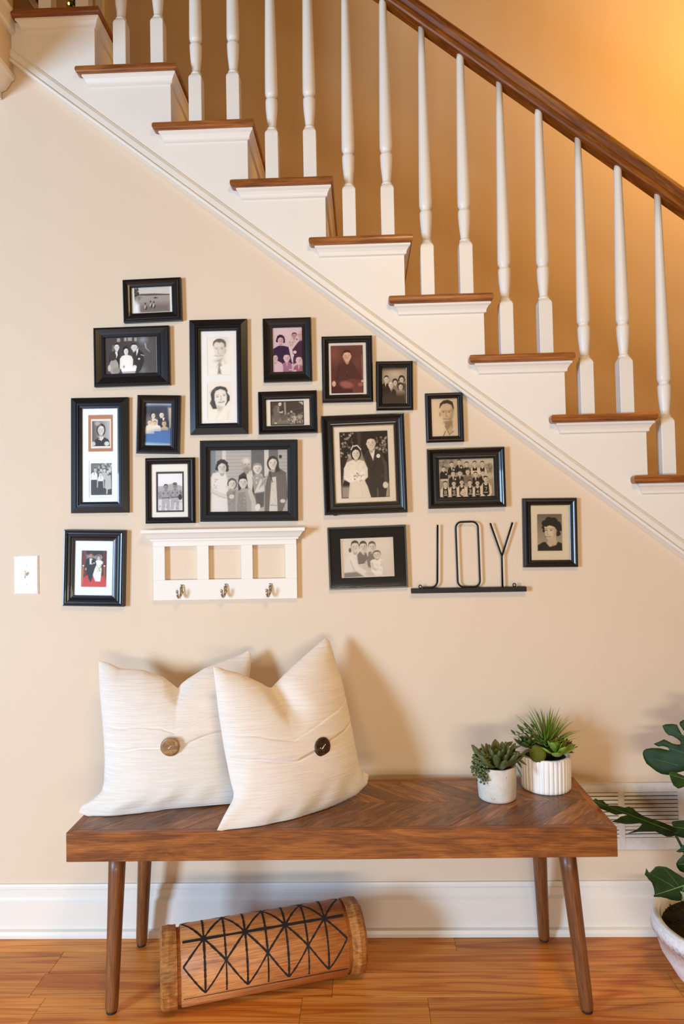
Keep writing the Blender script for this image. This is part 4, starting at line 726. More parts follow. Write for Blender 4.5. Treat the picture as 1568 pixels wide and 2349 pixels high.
a.p([(560, 770), (620, 730), (700, 725), (760, 760), (770, 880), (740, 960), (700, 1200), (665, 1280), (620, 1200), (590, 1020), (540, 960), (545, 860)], (44, 46, 42), 2); a.p([(636, 735), (688, 735), (672, 880), (640, 880)], (238, 234, 228)); a.head(663, 682, 28, 44, (222, 140, 104), (110, 86, 74), 'short', feat=True); a.l([(645, 738), (675, 738)], 9, (30, 30, 28)); a.e(560, 985, 16, 28, (216, 150, 118)); a.e(690, 866, 26, 16, (216, 150, 118)); a.e(736, 848, 16, 12, (240, 236, 230)); a.e(700, 762, 10, 10, (214, 210, 196))
a.e(838, 720, 72, 66, (206, 196, 196), 0, 4, .75); a.head(833, 722, 30, 40, (230, 198, 186), (84, 60, 52), 'curl'); a.p([(765, 800), (800, 780), (880, 780), (930, 820), (925, 870), (890, 880), (905, 1000), (880, 1265), (770, 1262), (712, 1120), (750, 980), (790, 880)], (236, 228, 222), 2); a.speck(30, 790, 890, 890, 1000, 15, (222, 214, 150), .9); a.speck(14, 800, 900, 890, 1040, 10, (84, 96, 60), .8); a.l([(860, 1000), (868, 1030)], 14, (70, 70, 52)); a.l([(790, 1060), (770, 1220)], 8, (206, 194, 190), 4, .6)
t, rc, r = frame('black frame with a colour wedding photo on red carpet, lowest at left', [(148.7, 1215), (288.5, 1216.2), (284.4, 1390.7), (143.9, 1390.2)], [(172.7, 1240.5), (260.4, 1241), (256.8, 1366), (169, 1365.7)], 'multi', [(a, (188.2, 1263), (243.2, 1346.2))], 'mat'); glass(t, r)
# ------------------------------------------------------------------ hook rack
def wall_frame(p0, p1, y=-.012):
    a, b = at_y(*p0, y), at_y(*p1, y); return a, b, math.atan2(b[2]-a[2], b[0]-a[0])
a, b, ang = wall_frame((353, 1377.5), (682, 1372.5))
hk = thing('hook_rack', 'white wooden rack with three square openings and nickel coat hooks', 'hook rack', (a[0], -.0005, a[2])); hk.rotation_euler = (0, -ang, 0)
ca, sa = math.cos(ang), math.sin(ang)
def hl(px, py, y=-.012):
    p = at_y(px, py, y); dx, dz = p[0]-a[0], p[2]-a[2]; return dx*ca+dz*sa, -dx*sa+dz*ca
Wd = hl(682, 1372.5)[0]; Ht = (hl(353, 1240)[1]+hl(681, 1236)[1])/2
ws = [(hl(378.3, 1253), hl(453, 1329)), (hl(478.7, 1252), hl(554, 1327.5)), (hl(579.2, 1250.5), hl(655, 1327))]
zt = sum(w[0][1] for w in ws)/3; zb_ = sum(w[1][1] for w in ws)/3
xs = [0] + [v for w in ws for v in (w[0][0], w[1][0])] + [Wd]
D0, D1 = -.017, 0.0
box('bottom_rail', 0, Wd, D0, D1, 0, zb_, M['white'], hk, .0008)
box('top_rail', 0, Wd, D0, D1, zt, Ht, M['white'], hk, .0008)
for k in range(0, 8, 2): box('stile', xs[k], xs[k+1], D0, D1, zb_, zt, M['white'], hk, .0005)
# crown shelf: profile swept with mitred returns
pc = [(0, 0), (.006, .001), (.007, .007), (.011, .009), (.018, .019), (.022, .0235), (.0265, .025), (.0275, .0345), (0, .0345)]
hc = hl(330, 1218)[1]-Ht; e_ = -hl(330, 1218)[0]
V = []; F = []
for p, h in pc:
    q = p/.0275*e_; z = Ht-.002+h/.0345*(hc+.004)
    V += [(-q, 0, z), (-q, D0-q, z), (Wd+q, D0-q, z), (Wd+q, 0, z)]
n = len(pc)
for k in range(n-1):
    for j in range(3): F.append((4*k+j, 4*k+j+1, 4*k+5+j, 4*k+4+j))
F.append(tuple(4*(n-1)+j for j in range(4))); F.append((3, 2, 1, 0))
bm = bmesh.new(); vs = [bm.verts.new(v) for v in V]
for f in F: bm.faces.new([vs[i] for i in f])
bm_obj('crown_shelf', bm, M['white'], hk)
for px, py, dx in ((415.5, 1350, 0), (516, 1348, 0), (618, 1347, 0)):
    x, z = hl(px, py, -.02)
    pl = bm_obj('hook', box_bm(-.0062, .0062, -.0035, 0, -.012, .012, .003, 2), M['nickel'], hk); pl.location = (x+.002, D0, z)
    arc = [(0, -.004, .006), (0, -.007, -.006), (-.001, -.011, -.018), (-.003, -.018, -.0265), (-.005, -.026, -.027), (-.0065, -.032, -.020), (-.007, -.034, -.008)]
    tube('hook_arm', arc, [.0052, .0048, .0042, .0038, .0036, .0036, .0036], M['nickel'], pl, 10)
    s_ = lathe('hook_tip', [(.001, -.0045), (.0038, -.003), (.0048, 0), (.0038, .003), (.001, .0045)], M['nickel'], pl, 12); s_.location = (-.007, -.034, -.007)
# ------------------------------------------------------------------ JOY sign
a, b, ang = wall_frame((942.6, 1361), (1205.9, 1356.3))
jy = thing('joy_sign', 'black iron word sign reading JOY on a flat bar', 'sign', (a[0], -.0005, a[2])); jy.rotation_euler = (0, -ang, 0)
ca, sa = math.cos(ang), math.sin(ang)
def jl(px, py, y=-.012):
    p = at_y(px, py, y); dx, dz = p[0]-a[0], p[2]-a[2]; return np.array([dx*ca+dz*sa, -.014, -dx*sa+dz*ca])
Lb = jl(1205.9, 1356)[0]; hb = jl(943, 1350.2)[2]
box('base_bar', 0, Lb, -.021, 0, 0, hb, M['iron'], jy, .0008)
R_ = .0030
def rod(name, path, closed=False):
    V, F = tube_data(path, R_, 8, closed); return mesh_obj(name, V, F, M['iron'], jy, True)
def arc(c, r, a0, a1, n=6): return [np.array([c[0]+r*math.cos(a0+(a1-a0)*k/n), c[1], c[2]+r*math.sin(a0+(a1-a0)*k/n)]) for k in range(n+1)]
j0, j1, jb = jl(1003, 1204), jl(1002.5, 1330), jl(968, 1348)
r = .021; zf = hb+R_*.8
rod('letter_j', [j0, np.array([j1[0], j1[1], zf+r])]+arc(np.array([j1[0]-r, j1[1], zf+r]), r, 0, -math.pi/2)+[np.array([jb[0], jb[1], zf])])
ol, orr = jl(1046, 1270)[0], jl(1097, 1270)[0]; ot = jl(1070, 1197)[2]; r = .019
rod('letter_o', arc(np.array([ol+r, -.014, ot-r]), r, math.pi, math.pi/2)+arc(np.array([orr-r, -.014, ot-r]), r, math.pi/2, 0)+arc(np.array([orr-r+.002, -.014, zf+r]), r, 0, -math.pi/2)+arc(np.array([ol+r+.002, -.014, zf+r]), r, -math.pi/2, -math.pi), True)
y0, y1, yj, yb = jl(1123.5, 1200), jl(1174.5, 1198.5), jl(1150, 1276), jl(1151.8, 1347)
ly = rod('letter_y', [y0, yj, np.array([yb[0], yb[1], hb])])
V, F = tube_data([y1, yj], R_, 8); b2 = mesh_obj('letter_y_arm', V, F, M['iron'], ly, True)
for px, py in ((963.2, 1344), (1178.4, 1339.2)):
    c = jl(px, py); V, F = tube_data([np.array([c[0]+.0047*math.cos(t), -.016, hb+.0058+.0047*math.sin(t)]) for t in [2*math.pi*k/14 for k in range(14)]], .0017, 7, True)
    mesh_obj('hanging_ring', V, F, M['iron'], jy, True)
# ------------------------------------------------------------------ light switch
p = at_y(60.7, 1318.6, -.003); w = (at_y(88.8, 1318, -.003)-at_y(32.6, 1318, -.003))[0]; h = (at_y(60, 1274, -.003)-at_y(60, 1363.2, -.003))[2]
sw = thing('light_switch', 'white toggle light switch plate at the left edge of the wall', 'light switch', (p[0], -.0003, p[2]))
bm = bmesh.new()
V = []; F = []
hw, hh = w/2, h/2; tw, th = .0052, .0122
ring_strip(V, F, [(-hw, hw, -hh, hh, 0), (-hw, hw, -hh, hh, -.0015), (-hw+.004, hw-.004, -hh+.004, hh-.004, -.0058), (-tw, tw, -th, th, -.0060), (-tw, tw, -th, th, -.002)])
F.append((16, 17, 18, 19))
vs = [bm.verts.new(v) for v in V]
for f in F: bm.faces.new([vs[i] for i in f])
bm_obj('plate', bm, M['plastic'], sw)
tg = bm_obj('toggle', box_bm(-.0042, .0042, -.016, 0, -.0045, .0045, .0012, 2), M['plastic'], sw); tg.location = (0, -.003, -.001); tg.rotation_euler = (-.5, 0, 0)
for s_ in (-1, 1):
    o = lathe('screw', [(.0036, 0), (.0036, .0008), (.002, .0014)], M['plastic'], sw, 12); o.rotation_euler = (math.pi/2, 0, 0); o.location = (0, -.0056, s_*.030)
# ------------------------------------------------------------------ wall vent
c0 = at_y(1272, 1795.2, -.006); c1 = at_y(1590, 1947, -.006)
vt = thing('air_vent', 'white louvred return air grille low on the wall behind the monstera', 'vent', (c0[0], -.0003, c1[2]))
Wv, Hv = c1[0]-c0[0], at_y(1450, 1795.2, -.006)[2]-at_y(1450, 1947, -.006)[2]
def vl(px, py): q = at_y(px, py, -.006); return q[0]-c0[0], q[2]-c1[2]-(at_y(1590, py, -.006)[2]-at_y(px, py, -.006)[2])*0
cols = [(vl(1295, 1850)[0], vl(1418, 1850)[0]), (vl(1431.5, 1850)[0], vl(1555, 1850)[0])]
zb0 = at_y(1450, 1947, -.006)[2]
zz = lambda py: at_y(1450, py, -.006)[2]-zb0
bands = [(zz(1816), zz(1888)), (zz(1894), zz(1921))]
box('back_plate', .004, Wv-.004, -.0008, 0, .004, Hv-.004, M['dark'], vt)
y0_, y1_ = -.0065, -.0009
V = [0, cols[0][0], cols[0][1], cols[1][0], cols[1][1], Wv]
for k in (0, 2, 4): box('frame_stile', V[k], V[k+1], y0_, y1_, 0, Hv, M['pipe'], vt, .0008)
for xa_, xb_ in cols:
    for za_, zb__ in ((0, bands[1][1]), (bands[1][0], bands[0][1]), (bands[0][0], Hv)): box('frame_rail', xa_, xb_, y0_, y1_, za_, zb__, M['pipe'], vt)
for xa_, xb_ in cols:
    for za_, zb__, n in ((bands[0][1], bands[0][0], 8), (bands[1][1], bands[1][0], 3)):
        st_ = (zb__-za_)/n
        for k in range(n):
            o = bm_obj('louvre', box_bm(xa_-V[0], xb_, -.0006, .0006, -st_*.37, st_*.37), M['pipe'], vt); o.location = (0, -.0042, za_+st_*(k+.45)); o.rotation_euler = (-.55, 0, 0)
# lower and upper lip
box('lip', 0, Wv, -.0085, 0, Hv-.0025, Hv+.0008, M['pipe'], vt)
# ------------------------------------------------------------------ bench
BCX, BCY, BW, BD, BZ, BT, BYAW = 0.5893, -0.2268, 1.4275, .37, .4916, .0755, .006
bn = thing('bench', 'long wooden bench with chevron top and round splayed legs', 'bench', (BCX, BCY, 0), BYAW)
w, d = BW/2, BD/2; ft = .020
def mitred(name, x0, x1, y, s, along='x'):
    """apron board with 45 degree ends; s = +1 grows towards +, -1 towards -"""
    if along == 'x': pts = [(x0, y), (x1, y), (x1-ft, y+s*ft), (x0+ft, y+s*ft)]
    else: pts = [(y, x0), (y, x1), (y+s*ft, x1-ft), (y+s*ft, x0+ft)]
    o = prism(name, pts, 'z', BZ-BT, BZ, M['bench'] if along == 'x' else M['bench_y'], bn)
    md = o.modifiers.new('soft', 'BEVEL'); md.width = .0014; md.segments = 2; return o
M['bench_y'] = wood('mango_bench_end', srgb(98, 50, 16), srgb(158, 92, 36), srgb(192, 124, 56), (2.2, 12, 12), .42, 1.6, .1, .45, 1.0, .1, axis=1)
mitred('front_rail', -w, w, -d, 1); mitred('back_rail', -w, w, d, -1); mitred('end_rail', -d, d, -w, 1, 'y'); mitred('end_rail', -d, d, w, -1, 'y')
box('under_panel', -w+ft, w-ft, -d+ft, d-ft, BZ-.045, BZ-.019, M['bench'], bn)
# chevron boards, clipped to the inset rectangle
def clip(poly, ax, lim, keep_less):
    out = []
    for i in range(len(poly)):
        p, q = poly[i], poly[(i+1) % len(poly)]
        ip = (p[ax] <= lim) == keep_less or p[ax] == lim; iq = (q[ax] <= lim) == keep_less or q[ax] == lim
        if ip: out.append(p)
        if ip != iq:
            t_ = (lim-p[ax])/(q[ax]-p[ax]); out.append(tuple(p[k]+t_*(q[k]-p[k]) for k in (0, 1)))
    return out
rb = random.Random(11); step = .078; run_ = .150; yi = d-ft
for side in (-1, 1):
    x = -w-.25
    while x < w+.3:
        poly = [(x, 0), (x+step, 0), (x+step-run_, side*yi), (x-run_, side*yi)]
        poly = clip(poly, 0, w-ft, True)
        if len(poly) > 2: poly = clip(poly, 0, -w+ft, False)
        x += step
        if len(poly) < 3: continue
        ar = abs(sum(poly[i][0]*poly[(i+1) % len(poly)][1]-poly[(i+1) % len(poly)][0]*poly[i][1] for i in range(len(poly))))/2
        if ar < 1e-4: continue
        cx = sum(p[0] for p in poly)/len(poly); cy = sum(p[1] for p in poly)/len(poly)
        an = math.atan2(side*yi, -run_); c, s_ = math.cos(-an), math.sin(-an)
        sh = [((px-cx)*.994, (py-cy)*.994) for px, py in poly]
        lo = [(px*c-py*s_, px*s_+py*c) for px, py in sh]
        o = prism('chevron_board', lo, 'z', -.018, rb.uniform(-.0007, -.0001), M['board'], bn); o.location = (cx, cy, BZ); o.rotation_euler = (0, 0, an)
# legs
def leg(top, bot):
    v = Vector(top)-Vector(bot); L = v.length
    prof = [(.0155, 0), (.0165, .006), (.0172, .03), (.0195, L*.45), (.0222, L*.85), (.0228, L)]
    o = lathe('leg', prof, M['leg'], bn, 24); o.location = bot; o.rotation_euler = v.to_track_quat('Z', 'Y').to_euler()
    f_ = lathe('foot_pad', [(.0125, -.007), (.0135, -.006), (.0135, 0.001)], M['rubber'], o, 18)
def to_b(p): q = Vector(p)-Vector((BCX, BCY, 0)); return Matrix.Rotation(-BYAW, 3, 'Z') @ q
zt = BZ-BT+.004
LEGS = [((256, 2316), (268.5, 1979), -.345), ((1346, 2314), (1301, 1968), -.345), ((324.5, 2163), (331.5, 1980), -.085), ((1247, 2151), (1237.5, 1970), -.085)]
for (b_, t_, yt) in LEGS:
    pb = at_z(*b_, .007); d_ = ray(*t_); pt = CAM+d_*((yt-CAM[1])/d_[1])
    # extend the sight line of the leg up to the underside of the seat
    k = (zt-.007)/(pt[2]-.007); top = pb+(pt-pb)*k
    leg(to_b(top), to_b(pb))
# ------------------------------------------------------------------ carved wooden drum lying under the bench
pa = at_z(386, 2218, .101); pb = at_z(806, 2143.5, .101)
ax = pb-pa; L = float(np.linalg.norm(ax)); ax_a = math.atan2(ax[1], ax[0])
dr = thing('log_drum', 'carved wooden log drum with burned star lines lying under the bench', 'drum', (pa[0], pa[1], 0), ax_a)
rd = random.Random(5)
def xlathe(name, prof, mat, seg, jit=0, smooth=True, ph=0.0):
    V = []; F = []
    J = [1+rd.uniform(-jit, jit) for _ in range(seg)]
    for r, x in prof:
        for k in range(seg):
            a_ = 2*math.pi*k/seg+ph; rr = r*J[k]*(1+rd.uniform(-jit, jit)*.6); V.append((x, -rr*math.cos(a_), .101+rr*math.sin(a_)))
    for i in range(len(prof)-1):
        for k in range(seg): j = (k+1) % seg; F.append((i*seg+k, i*seg+j, (i+1)*seg+j, (i+1)*seg+k))
    F.append(tuple(range(seg))[::-1]); F.append(tuple((len(prof)-1)*seg+k for k in range(seg)))
    bm = bmesh.new(); vs = [bm.verts.new(v) for v in V]
    for f in F: bm.faces.new([vs[i] for i in f])
    return bm_obj(name, bm, mat, dr, smooth)
fw = .050; RB = .0965
xlathe('end_cap', [(.090, -.022), (.0985, -.016), (.1005, 0), (.099, .012), (.0985, .021)], M['chisel'], 15, .012, False, .2)
xlathe('end_cap', [(.0985, L-.022), (.0985, L-.010), (.1005, L), (.0985, L+.014), (.091, L+.022)], M['chisel'], 15, .012, False, .1)
xlathe('body', [(.090, .018), (.090, .030), (.0935, .031), (RB, .033), (RB, L-.033), (.0935, L-.031), (.090, L-.030), (.090, L-.018)], M['drum'], 64)
xs0, xs1 = .036, L-.036
U, MM, BB, TT, L3 = [math.radians(v) for v in (61, 26, -17, 104, -23)]
def burn(s0, f0, s1, f1, wd=.0058):
    n = max(6, int(abs(f1-f0)/.05)+int(abs(s1-s0)*14)); V = []; F = []
    for k in range(n+1):
        t = k/n; x = xs0+(xs1-xs0)*(s0+(s1-s0)*t); f = f0+(f1-f0)*t
        dx, df = (xs1-xs0)*(s1-s0), (f1-f0)*RB; q = math.hypot(dx, df); nx, nf = -df/q, dx/q
        ww = wd*(.65+.5*rd.random())/2
        for sg in (-1, 1):
            for hh in (.0006, -.002):
                ff = f+sg*ww*nf/RB; rr = RB+hh; V.append((x+sg*ww*nx, -rr*math.cos(ff), .101+rr*math.sin(ff)))
    for k in range(n):
        o_ = 4*k; F += [(o_, o_+2, o_+6, o_+4), (o_+1, o_, o_+4, o_+5), (o_+2, o_+3, o_+7, o_+6)]
    F += [(0, 1, 3, 2), (4*n, 4*n+2, 4*n+3, 4*n+1)]
    mesh_obj('burned_line', V, F, M['burn'], dr)
burn(0, U, 1, U, .0075); burn(0, L3, 1, L3, .0024)
U2 = math.radians(148)
for k in range(4):
    s_ = (2*k+1)/8
    for e in (2*k/8, (2*k+2)/8):
        burn(s_, U, e, MM); burn(s_, U, e, TT); burn(s_, BB, e, MM, .0048); burn(s_, U2, e, TT)
    burn(s_, U2, s_, U, .006); burn(s_, U, s_, BB, .0062)
for k in (1, 2, 3): burn(k/4, math.radians(150), k/4, MM, .0058); burn(k/4, MM, k/4, BB-.04, .0042)
# ------------------------------------------------------------------ cushions
def fabric_mat():
    m, nt, b = new_mat('ivory_slub_cotton'); mp = coords(nt, (5, 5, 170), rand=True)
    n = noise(nt, mp.outputs[0], 2.2, 5, .6); mp2 = coords(nt, (1, 1, 1)); n2 = noise(nt, mp2.outputs[0], 900, 2)
    r = ramp(nt, n.outputs[0], ((.3, srgb(224, 215, 204)), (.6, srgb(237, 230, 221)))); nt.links.new(r.outputs[0], b.inputs['Base Color'])
    ad = N(nt, 'ShaderNodeMath', operation='MULTIPLY_ADD'); ad.inputs[1].default_value = .35; nt.links.new(n2.outputs[0], ad.inputs[0]); nt.links.new(n.outputs[0], ad.inputs[2])
    bump(nt, ad.outputs[0], b, .55, .0025); b.inputs['Roughness'].default_value = .9; b.inputs['Specular IOR Level'].default_value = .15; b.inputs['Sheen Weight'].default_value = .25
    return m
M['fabric'] = fabric_mat()
def resample(pts, n):
    P = np.array(pts, float); s = np.r_[0, np.cumsum(np.hypot(*np.diff(P, axis=0).T))]; t = np.linspace(0, s[-1], n)
    Q = np.stack([np.interp(t, s, P[:, 0]), np.interp(t, s, P[:, 1])], 1)
    for _ in range(3):
        Q[1:-1] = (Q[:-2]+2*Q[1:-1]+Q[2:])/4
    return Q
def cushion(label, top, right, bottom, left, p0, hdir, updir, tf, tb, dent, seam, button_px, wood_cols, tilt):
    n = 190
    T, B = resample(top, n), resample(bottom, n); Lf, Rt = resample(left, n), resample(right, n)
    u = np.linspace(0, 1, n)[None, :, None]; v = np.linspace(0, 1, n)[:, None, None]
    G = (1-v)*T[None]+v*B[None]+(1-u)*Lf[:, None]+u*Rt[:, None]-((1-u)*(1-v)*T[0]+u*(1-v)*T[-1]+(1-u)*v*B[0]+u*v*B[-1])
    nrm = np.cross(hdir, updir); nrm /= np.linalg.norm(nrm)
    if nrm[1] > 0: nrm = -nrm
    U, V_ = np.meshgrid(np.linspace(0, 1, n), np.linspace(0, 1, n))
    mid = np.array([[on_plane(G[i, j, 0], G[i, j, 1], p0, nrm) for j in range(n)] for i in range(n)])
    prof = (np.clip(1-np.abs(2*U-1)**2.6, 0, 1)**.62)*(np.clip(1-np.abs(2*V_-1)**2.6, 0, 1)**.62)
    du, dv0, dv1, dw, da = dent
    uc = du[0]+(du[1]-du[0])*np.clip(V_/dv1, 0, 1)
    cut = da*np.exp(-((U-uc)/dw)**2)*np.clip(1-V_/dv1, 0, 1)**1.2
    fold = .0035*np.sin(U*26+V_*9)*np.exp(-((V_-.95)/.1)**2)+.0045*np.sin((U+V_)*17)*np.exp(-((U-.04)/.07)**2)*(V_ > .5)+.003*np.sin((U-V_)*21+1)*np.exp(-((U-.97)/.06)**2)
    front = tf*prof*(1-cut)+fold*prof**.4
    back = tb*prof*(1-cut*.8)
    sa, sb = seam
    la = sa[0]+(sa[1]-sa[0])*U; lb = sb[0]+(sb[1]-sb[0])*U
    wob = .004*np.sin(U*9+1.3)+.002*np.sin(U*23); la = la+wob; lb = lb+wob*.8; flap = .0026*(.5+.5*np.tanh((lb-V_)/.0035))+.0022*(.5+.5*np.tanh((V_-la)/.004))*(.5+.5*np.tanh((lb-V_)/.0035))
    front = front+flap*np.clip(prof*3, 0, 1)-(.0022*np.exp(-((V_-la)/.005)**2)+.0035*np.exp(-((V_-lb-.009)/.006)**2))*np.clip(prof*3, 0, 1)
    PF = mid+nrm*front[..., None]; PB = mid-nrm*back[..., None]
    base = PF.reshape(-1, 3).min(0); c = thing('cushion', label, 'cushion', (float(p0[0]), float(p0[1]), BZ), 0, 'ivory button cushions on the bench')
    o0 = np.array([p0[0], p0[1], BZ])
    Vv = np.concatenate([PF.reshape(-1, 3), PB.reshape(-1, 3)])-o0
    Vv[:, 2] = np.maximum(Vv[:, 2], .0012)
    Vv[:, 1] = np.minimum(Vv[:, 1], -.006-o0[1])
    idx = np.arange(n*n).reshape(n, n); q = np.stack([idx[1:, :-1], idx[1:, 1:], idx[:-1, 1:], idx[:-1, :-1]], -1).reshape(-1, 4)
    F = [tuple(r) for r in q.tolist()]+[tuple(r[::-1]) for r in (q+n*n).tolist()]
    loop = list(idx[0, :])+list(idx[1:, -1])+list(idx[-1, -2::-1])+list(idx[-2:0, 0])
    for a_, b_ in zip(loop, loop[1:]+loop[:1]): F.append((int(a_), int(b_), int(b_+n*n), int(a_+n*n)))
    body = mesh_obj('cover', Vv, F, M['fabric'], c, True)
    # piped seam along the edge
    # button at the wanted spot on the front
    dd = (G[..., 0]-button_px[0])**2+(G[..., 1]-button_px[1])**2; i, j = np.unravel_index(dd.argmin(), dd.shape)
    pt = PF[i, j]-o0; tu = PF[i, j+4]-PF[i, j-4]; tv = PF[i+4, j]-PF[i-4, j]; nb = np.cross(tu, tv); nb /= np.linalg.norm(nb)
    if nb[1] > 0: nb = -nb
    bt = lathe('button', [(.0245, 0), (.0265, .001), (.0268, .0035), (.0255, .0052), (.020, .0062), (.010, .0056), (.0035, .0050)], wood_cols, c, 40)
    bt.location = pt+nb*.002; q_ = Vector(nb).to_track_quat('Z', 'Y'); bt.rotation_euler = q_.to_euler()
    if tilt: bt.rotation_euler = (Matrix.Rotation(tilt, 4, 'Z') @ q_.to_matrix().to_4x4()).to_euler()
    th = tube('thread', [(-.0045, -.004, .0058), (0, 0, .0078), (.0045, .004, .0058)], .0011, M['fabric'], bt, 8)
    # loop from the flap edge to the button
    ii = int(np.clip((lb[0, j])*n, 0, n-1)); pl = PF[ii, j]-o0
    for sx in (-.010, .010):
        e = tu/np.linalg.norm(tu)
        tube('button_loop', [pl+e*sx+nb*.003, pl*.5+pt*.5+e*sx*.9+nb*.005, pt+e*sx*.5+nb*.004], .0017, M['fabric'], c, 8)
    return c
M['coco_light'] = wood('light_coconut_button', srgb(98, 66, 34), srgb(164, 122, 74), srgb(190, 148, 98), (30, 40, 30), .4, 1.0, 0, .5, .8)
M['coco_dark'] = wood('dark_coconut_button', srgb(30, 20, 16), srgb(62, 42, 34), srgb(150, 116, 90), (50, 160, 50), .35, 1.4, 0, .5, 1.0)
nA = np.array([0, 0, 1.0])
b1, b2 = at_z(225, 1868, BZ+.004), at_z(535, 1846, BZ+.004); hd = b2-b1; hd /= np.linalg.norm(hd)
tp = at_y(400, 1600, -.15); up = tp-(b1+b2)/2
cushion('ivory slub cushion with a pale coconut button, rear left on the bench',
    [(226, 1515), (250, 1521), (275, 1533), (330, 1537), (375, 1553), (402, 1574), (408, 1579), (416, 1568), (430, 1557), (470, 1532), (520, 1514), (555, 1500), (570, 1491)],
    [(570, 1491), (577, 1505), (574, 1535), (566, 1590), (558, 1660), (556, 1720), (560, 1780), (566, 1815), (578, 1838)],
    [(180, 1864), (200, 1872), (250, 1877), (310, 1870), (380, 1856), (475, 1848), (535, 1843), (578, 1838)],
    [(226, 1515), (228, 1580), (234, 1650), (238, 1700), (240, 1750), (238, 1795), (233, 1815), (212, 1834), (188, 1848), (180, 1864)],
    (b1+b2)/2, hd, up, .062, .048, ((.52, .52), 0, .17, .075, .75), ((.40, .385), (.53, .49)), (396, 1719), M['coco_light'], 0)
b1, b2 = at_z(548, 1905, BZ+.004), at_z(835, 1800, BZ+.004)
b1[1] = max(b1[1], -.385); b2[1] = -.205
hd = b2-b1; hd[2] = 0; hd /= np.linalg.norm(hd)
tp = at_y(700, 1560, -.155); p0 = b1.copy(); up = tp-(b1*.45+b2*.55)
cushion('ivory slub cushion with a dark coconut button, front of the pair',
    [(488.5, 1529), (500, 1530), (518, 1537), (545, 1543), (572, 1555), (596, 1566), (612, 1575), (622, 1578), (634, 1565), (650, 1548), (680, 1520), (709, 1494), (735, 1472), (746, 1463)],
    [(746, 1463), (756, 1471), (768, 1513), (781, 1552), (794, 1616), (808, 1690), (820, 1744), (831, 1770), (845, 1777)],
    [(497, 1905), (547, 1908), (601, 1906), (645, 1896), (719, 1869), (780, 1841), (818, 1822), (842, 1798), (845, 1777)],
    [(488.5, 1529), (491, 1547), (501, 1636), (507, 1675), (513, 1714), (521, 1755), (528, 1790), (536, 1820), (534, 1834), (513, 1872), (497, 1905)],
    p0, hd, up, .066, .045, ((.44, .60), 0, .40, .085, .78), ((.405, .425), (.537, .56)), (718, 1718), M['coco_dark'], 0)
# ------------------------------------------------------------------ plants
def leaf_mat(name, c0, c1, rough=.45, tip=None):
    m, nt, b = new_mat(name); mp = coords(nt, (1, 1, 1)); n = noise(nt, mp.outputs[0], 22, 3)
    r = ramp(nt, n.outputs[0], ((.3, c0), (.7, c1))); oi = N(nt, 'ShaderNodeObjectInfo'); mr = N(nt, 'ShaderNodeMapRange'); mr.inputs[3].default_value = .75; mr.inputs[4].default_value = 1.25
    nt.links.new(oi.outputs['Random'], mr.inputs[0]); hs = N(nt, 'ShaderNodeHueSaturation'); nt.links.new(r.outputs[0], hs.inputs['Color']); nt.links.new(mr.outputs[0], hs.inputs['Value'])
    nt.links.new(hs.outputs[0], b.inputs['Base Color']); b.inputs['Roughness'].default_value = rough; b.inputs['Specular IOR Level'].default_value = .3; b.inputs['Subsurface Weight'].default_value = .08; b.inputs['Subsurface Radius'].default_value = (.004, .006, .002); b.inputs['Subsurface Scale'].default_value = 1.0
    return m
M['succ'] = leaf_mat('grey_green_succulent', srgb(66, 78, 40), srgb(104, 114, 68))
M['sedum'] = leaf_mat('sedum_beads', srgb(70, 82, 42), srgb(110, 116, 74))
M['grey_leaf'] = leaf_mat('dusty_leaf', srgb(72, 82, 58), srgb(112, 118, 90), .55)
M['bright'] = leaf_mat('bright_succulent', srgb(92, 132, 34), srgb(156, 182, 74))
M['blade'] = leaf_mat('grass_blade', srgb(70, 116, 22), srgb(126, 156, 52))
M['bladed'] = leaf_mat('bronze_blade', srgb(84, 96, 34), srgb(120, 112, 62))
M['spike'] = leaf_mat('brown_spike', srgb(74, 52, 34), srgb(104, 82, 48))
M['dkleaf'] = leaf_mat('deep_green_succulent', srgb(46, 74, 28), srgb(84, 112, 48))
M['moss'] = leaf_mat('moss_ball', srgb(70, 82, 22), srgb(116, 122, 44), .95); M['drymoss'] = leaf_mat('dry_moss', srgb(52, 46, 20), srgb(92, 88, 40), .95)
M['mons'] = leaf_mat('monstera_green', srgb(22, 44, 16), srgb(42, 72, 24), .6)
M['vein'] = leaf_mat('monstera_vein', srgb(80, 116, 60), srgb(104, 136, 76), .4)
M['stem'] = leaf_mat('monstera_stem', srgb(40, 64, 28), srgb(60, 88, 42), .45)
M['soil'] = paint('potting_soil', srgb(40, 28, 20), .95, .4, .8, 60)
def concrete():
    m, nt, b = new_mat('pale_concrete'); mp = coords(nt); n = noise(nt, mp.outputs[0], 26, 6, .65); n2 = noise(nt, mp.outputs[0], 70, 2, .5)
    r = ramp(nt, n.outputs[0], ((.3, srgb(196, 188, 176)), (.65, srgb(218, 212, 203)))); sp = ramp(nt, n2.outputs[0], ((.24, srgb(120, 108, 98)), (.30, (1, 1, 1, 1))))
    nt.links.new(mixc(nt, 1.0, r.outputs[0], sp.outputs[0], 'MULTIPLY'), b.inputs['Base Color']); b.inputs['Roughness'].default_value = .85; bump(nt, n.outputs[0], b, .25, .002); return m
M['concrete'] = concrete()
def chipped():
    m, nt, b = new_mat('chipped_white_enamel'); mp = coords(nt); n2 = noise(nt, mp.outputs[0], 55, 3, .6)
    sp = ramp(nt, n2.outputs[0], ((.27, srgb(70, 52, 44)), (.295, srgb(244, 240, 236)))); nt.links.new(sp.outputs[0], b.inputs['Base Color']); b.inputs['Roughness'].default_value = .45; return m
M['chip'] = chipped()
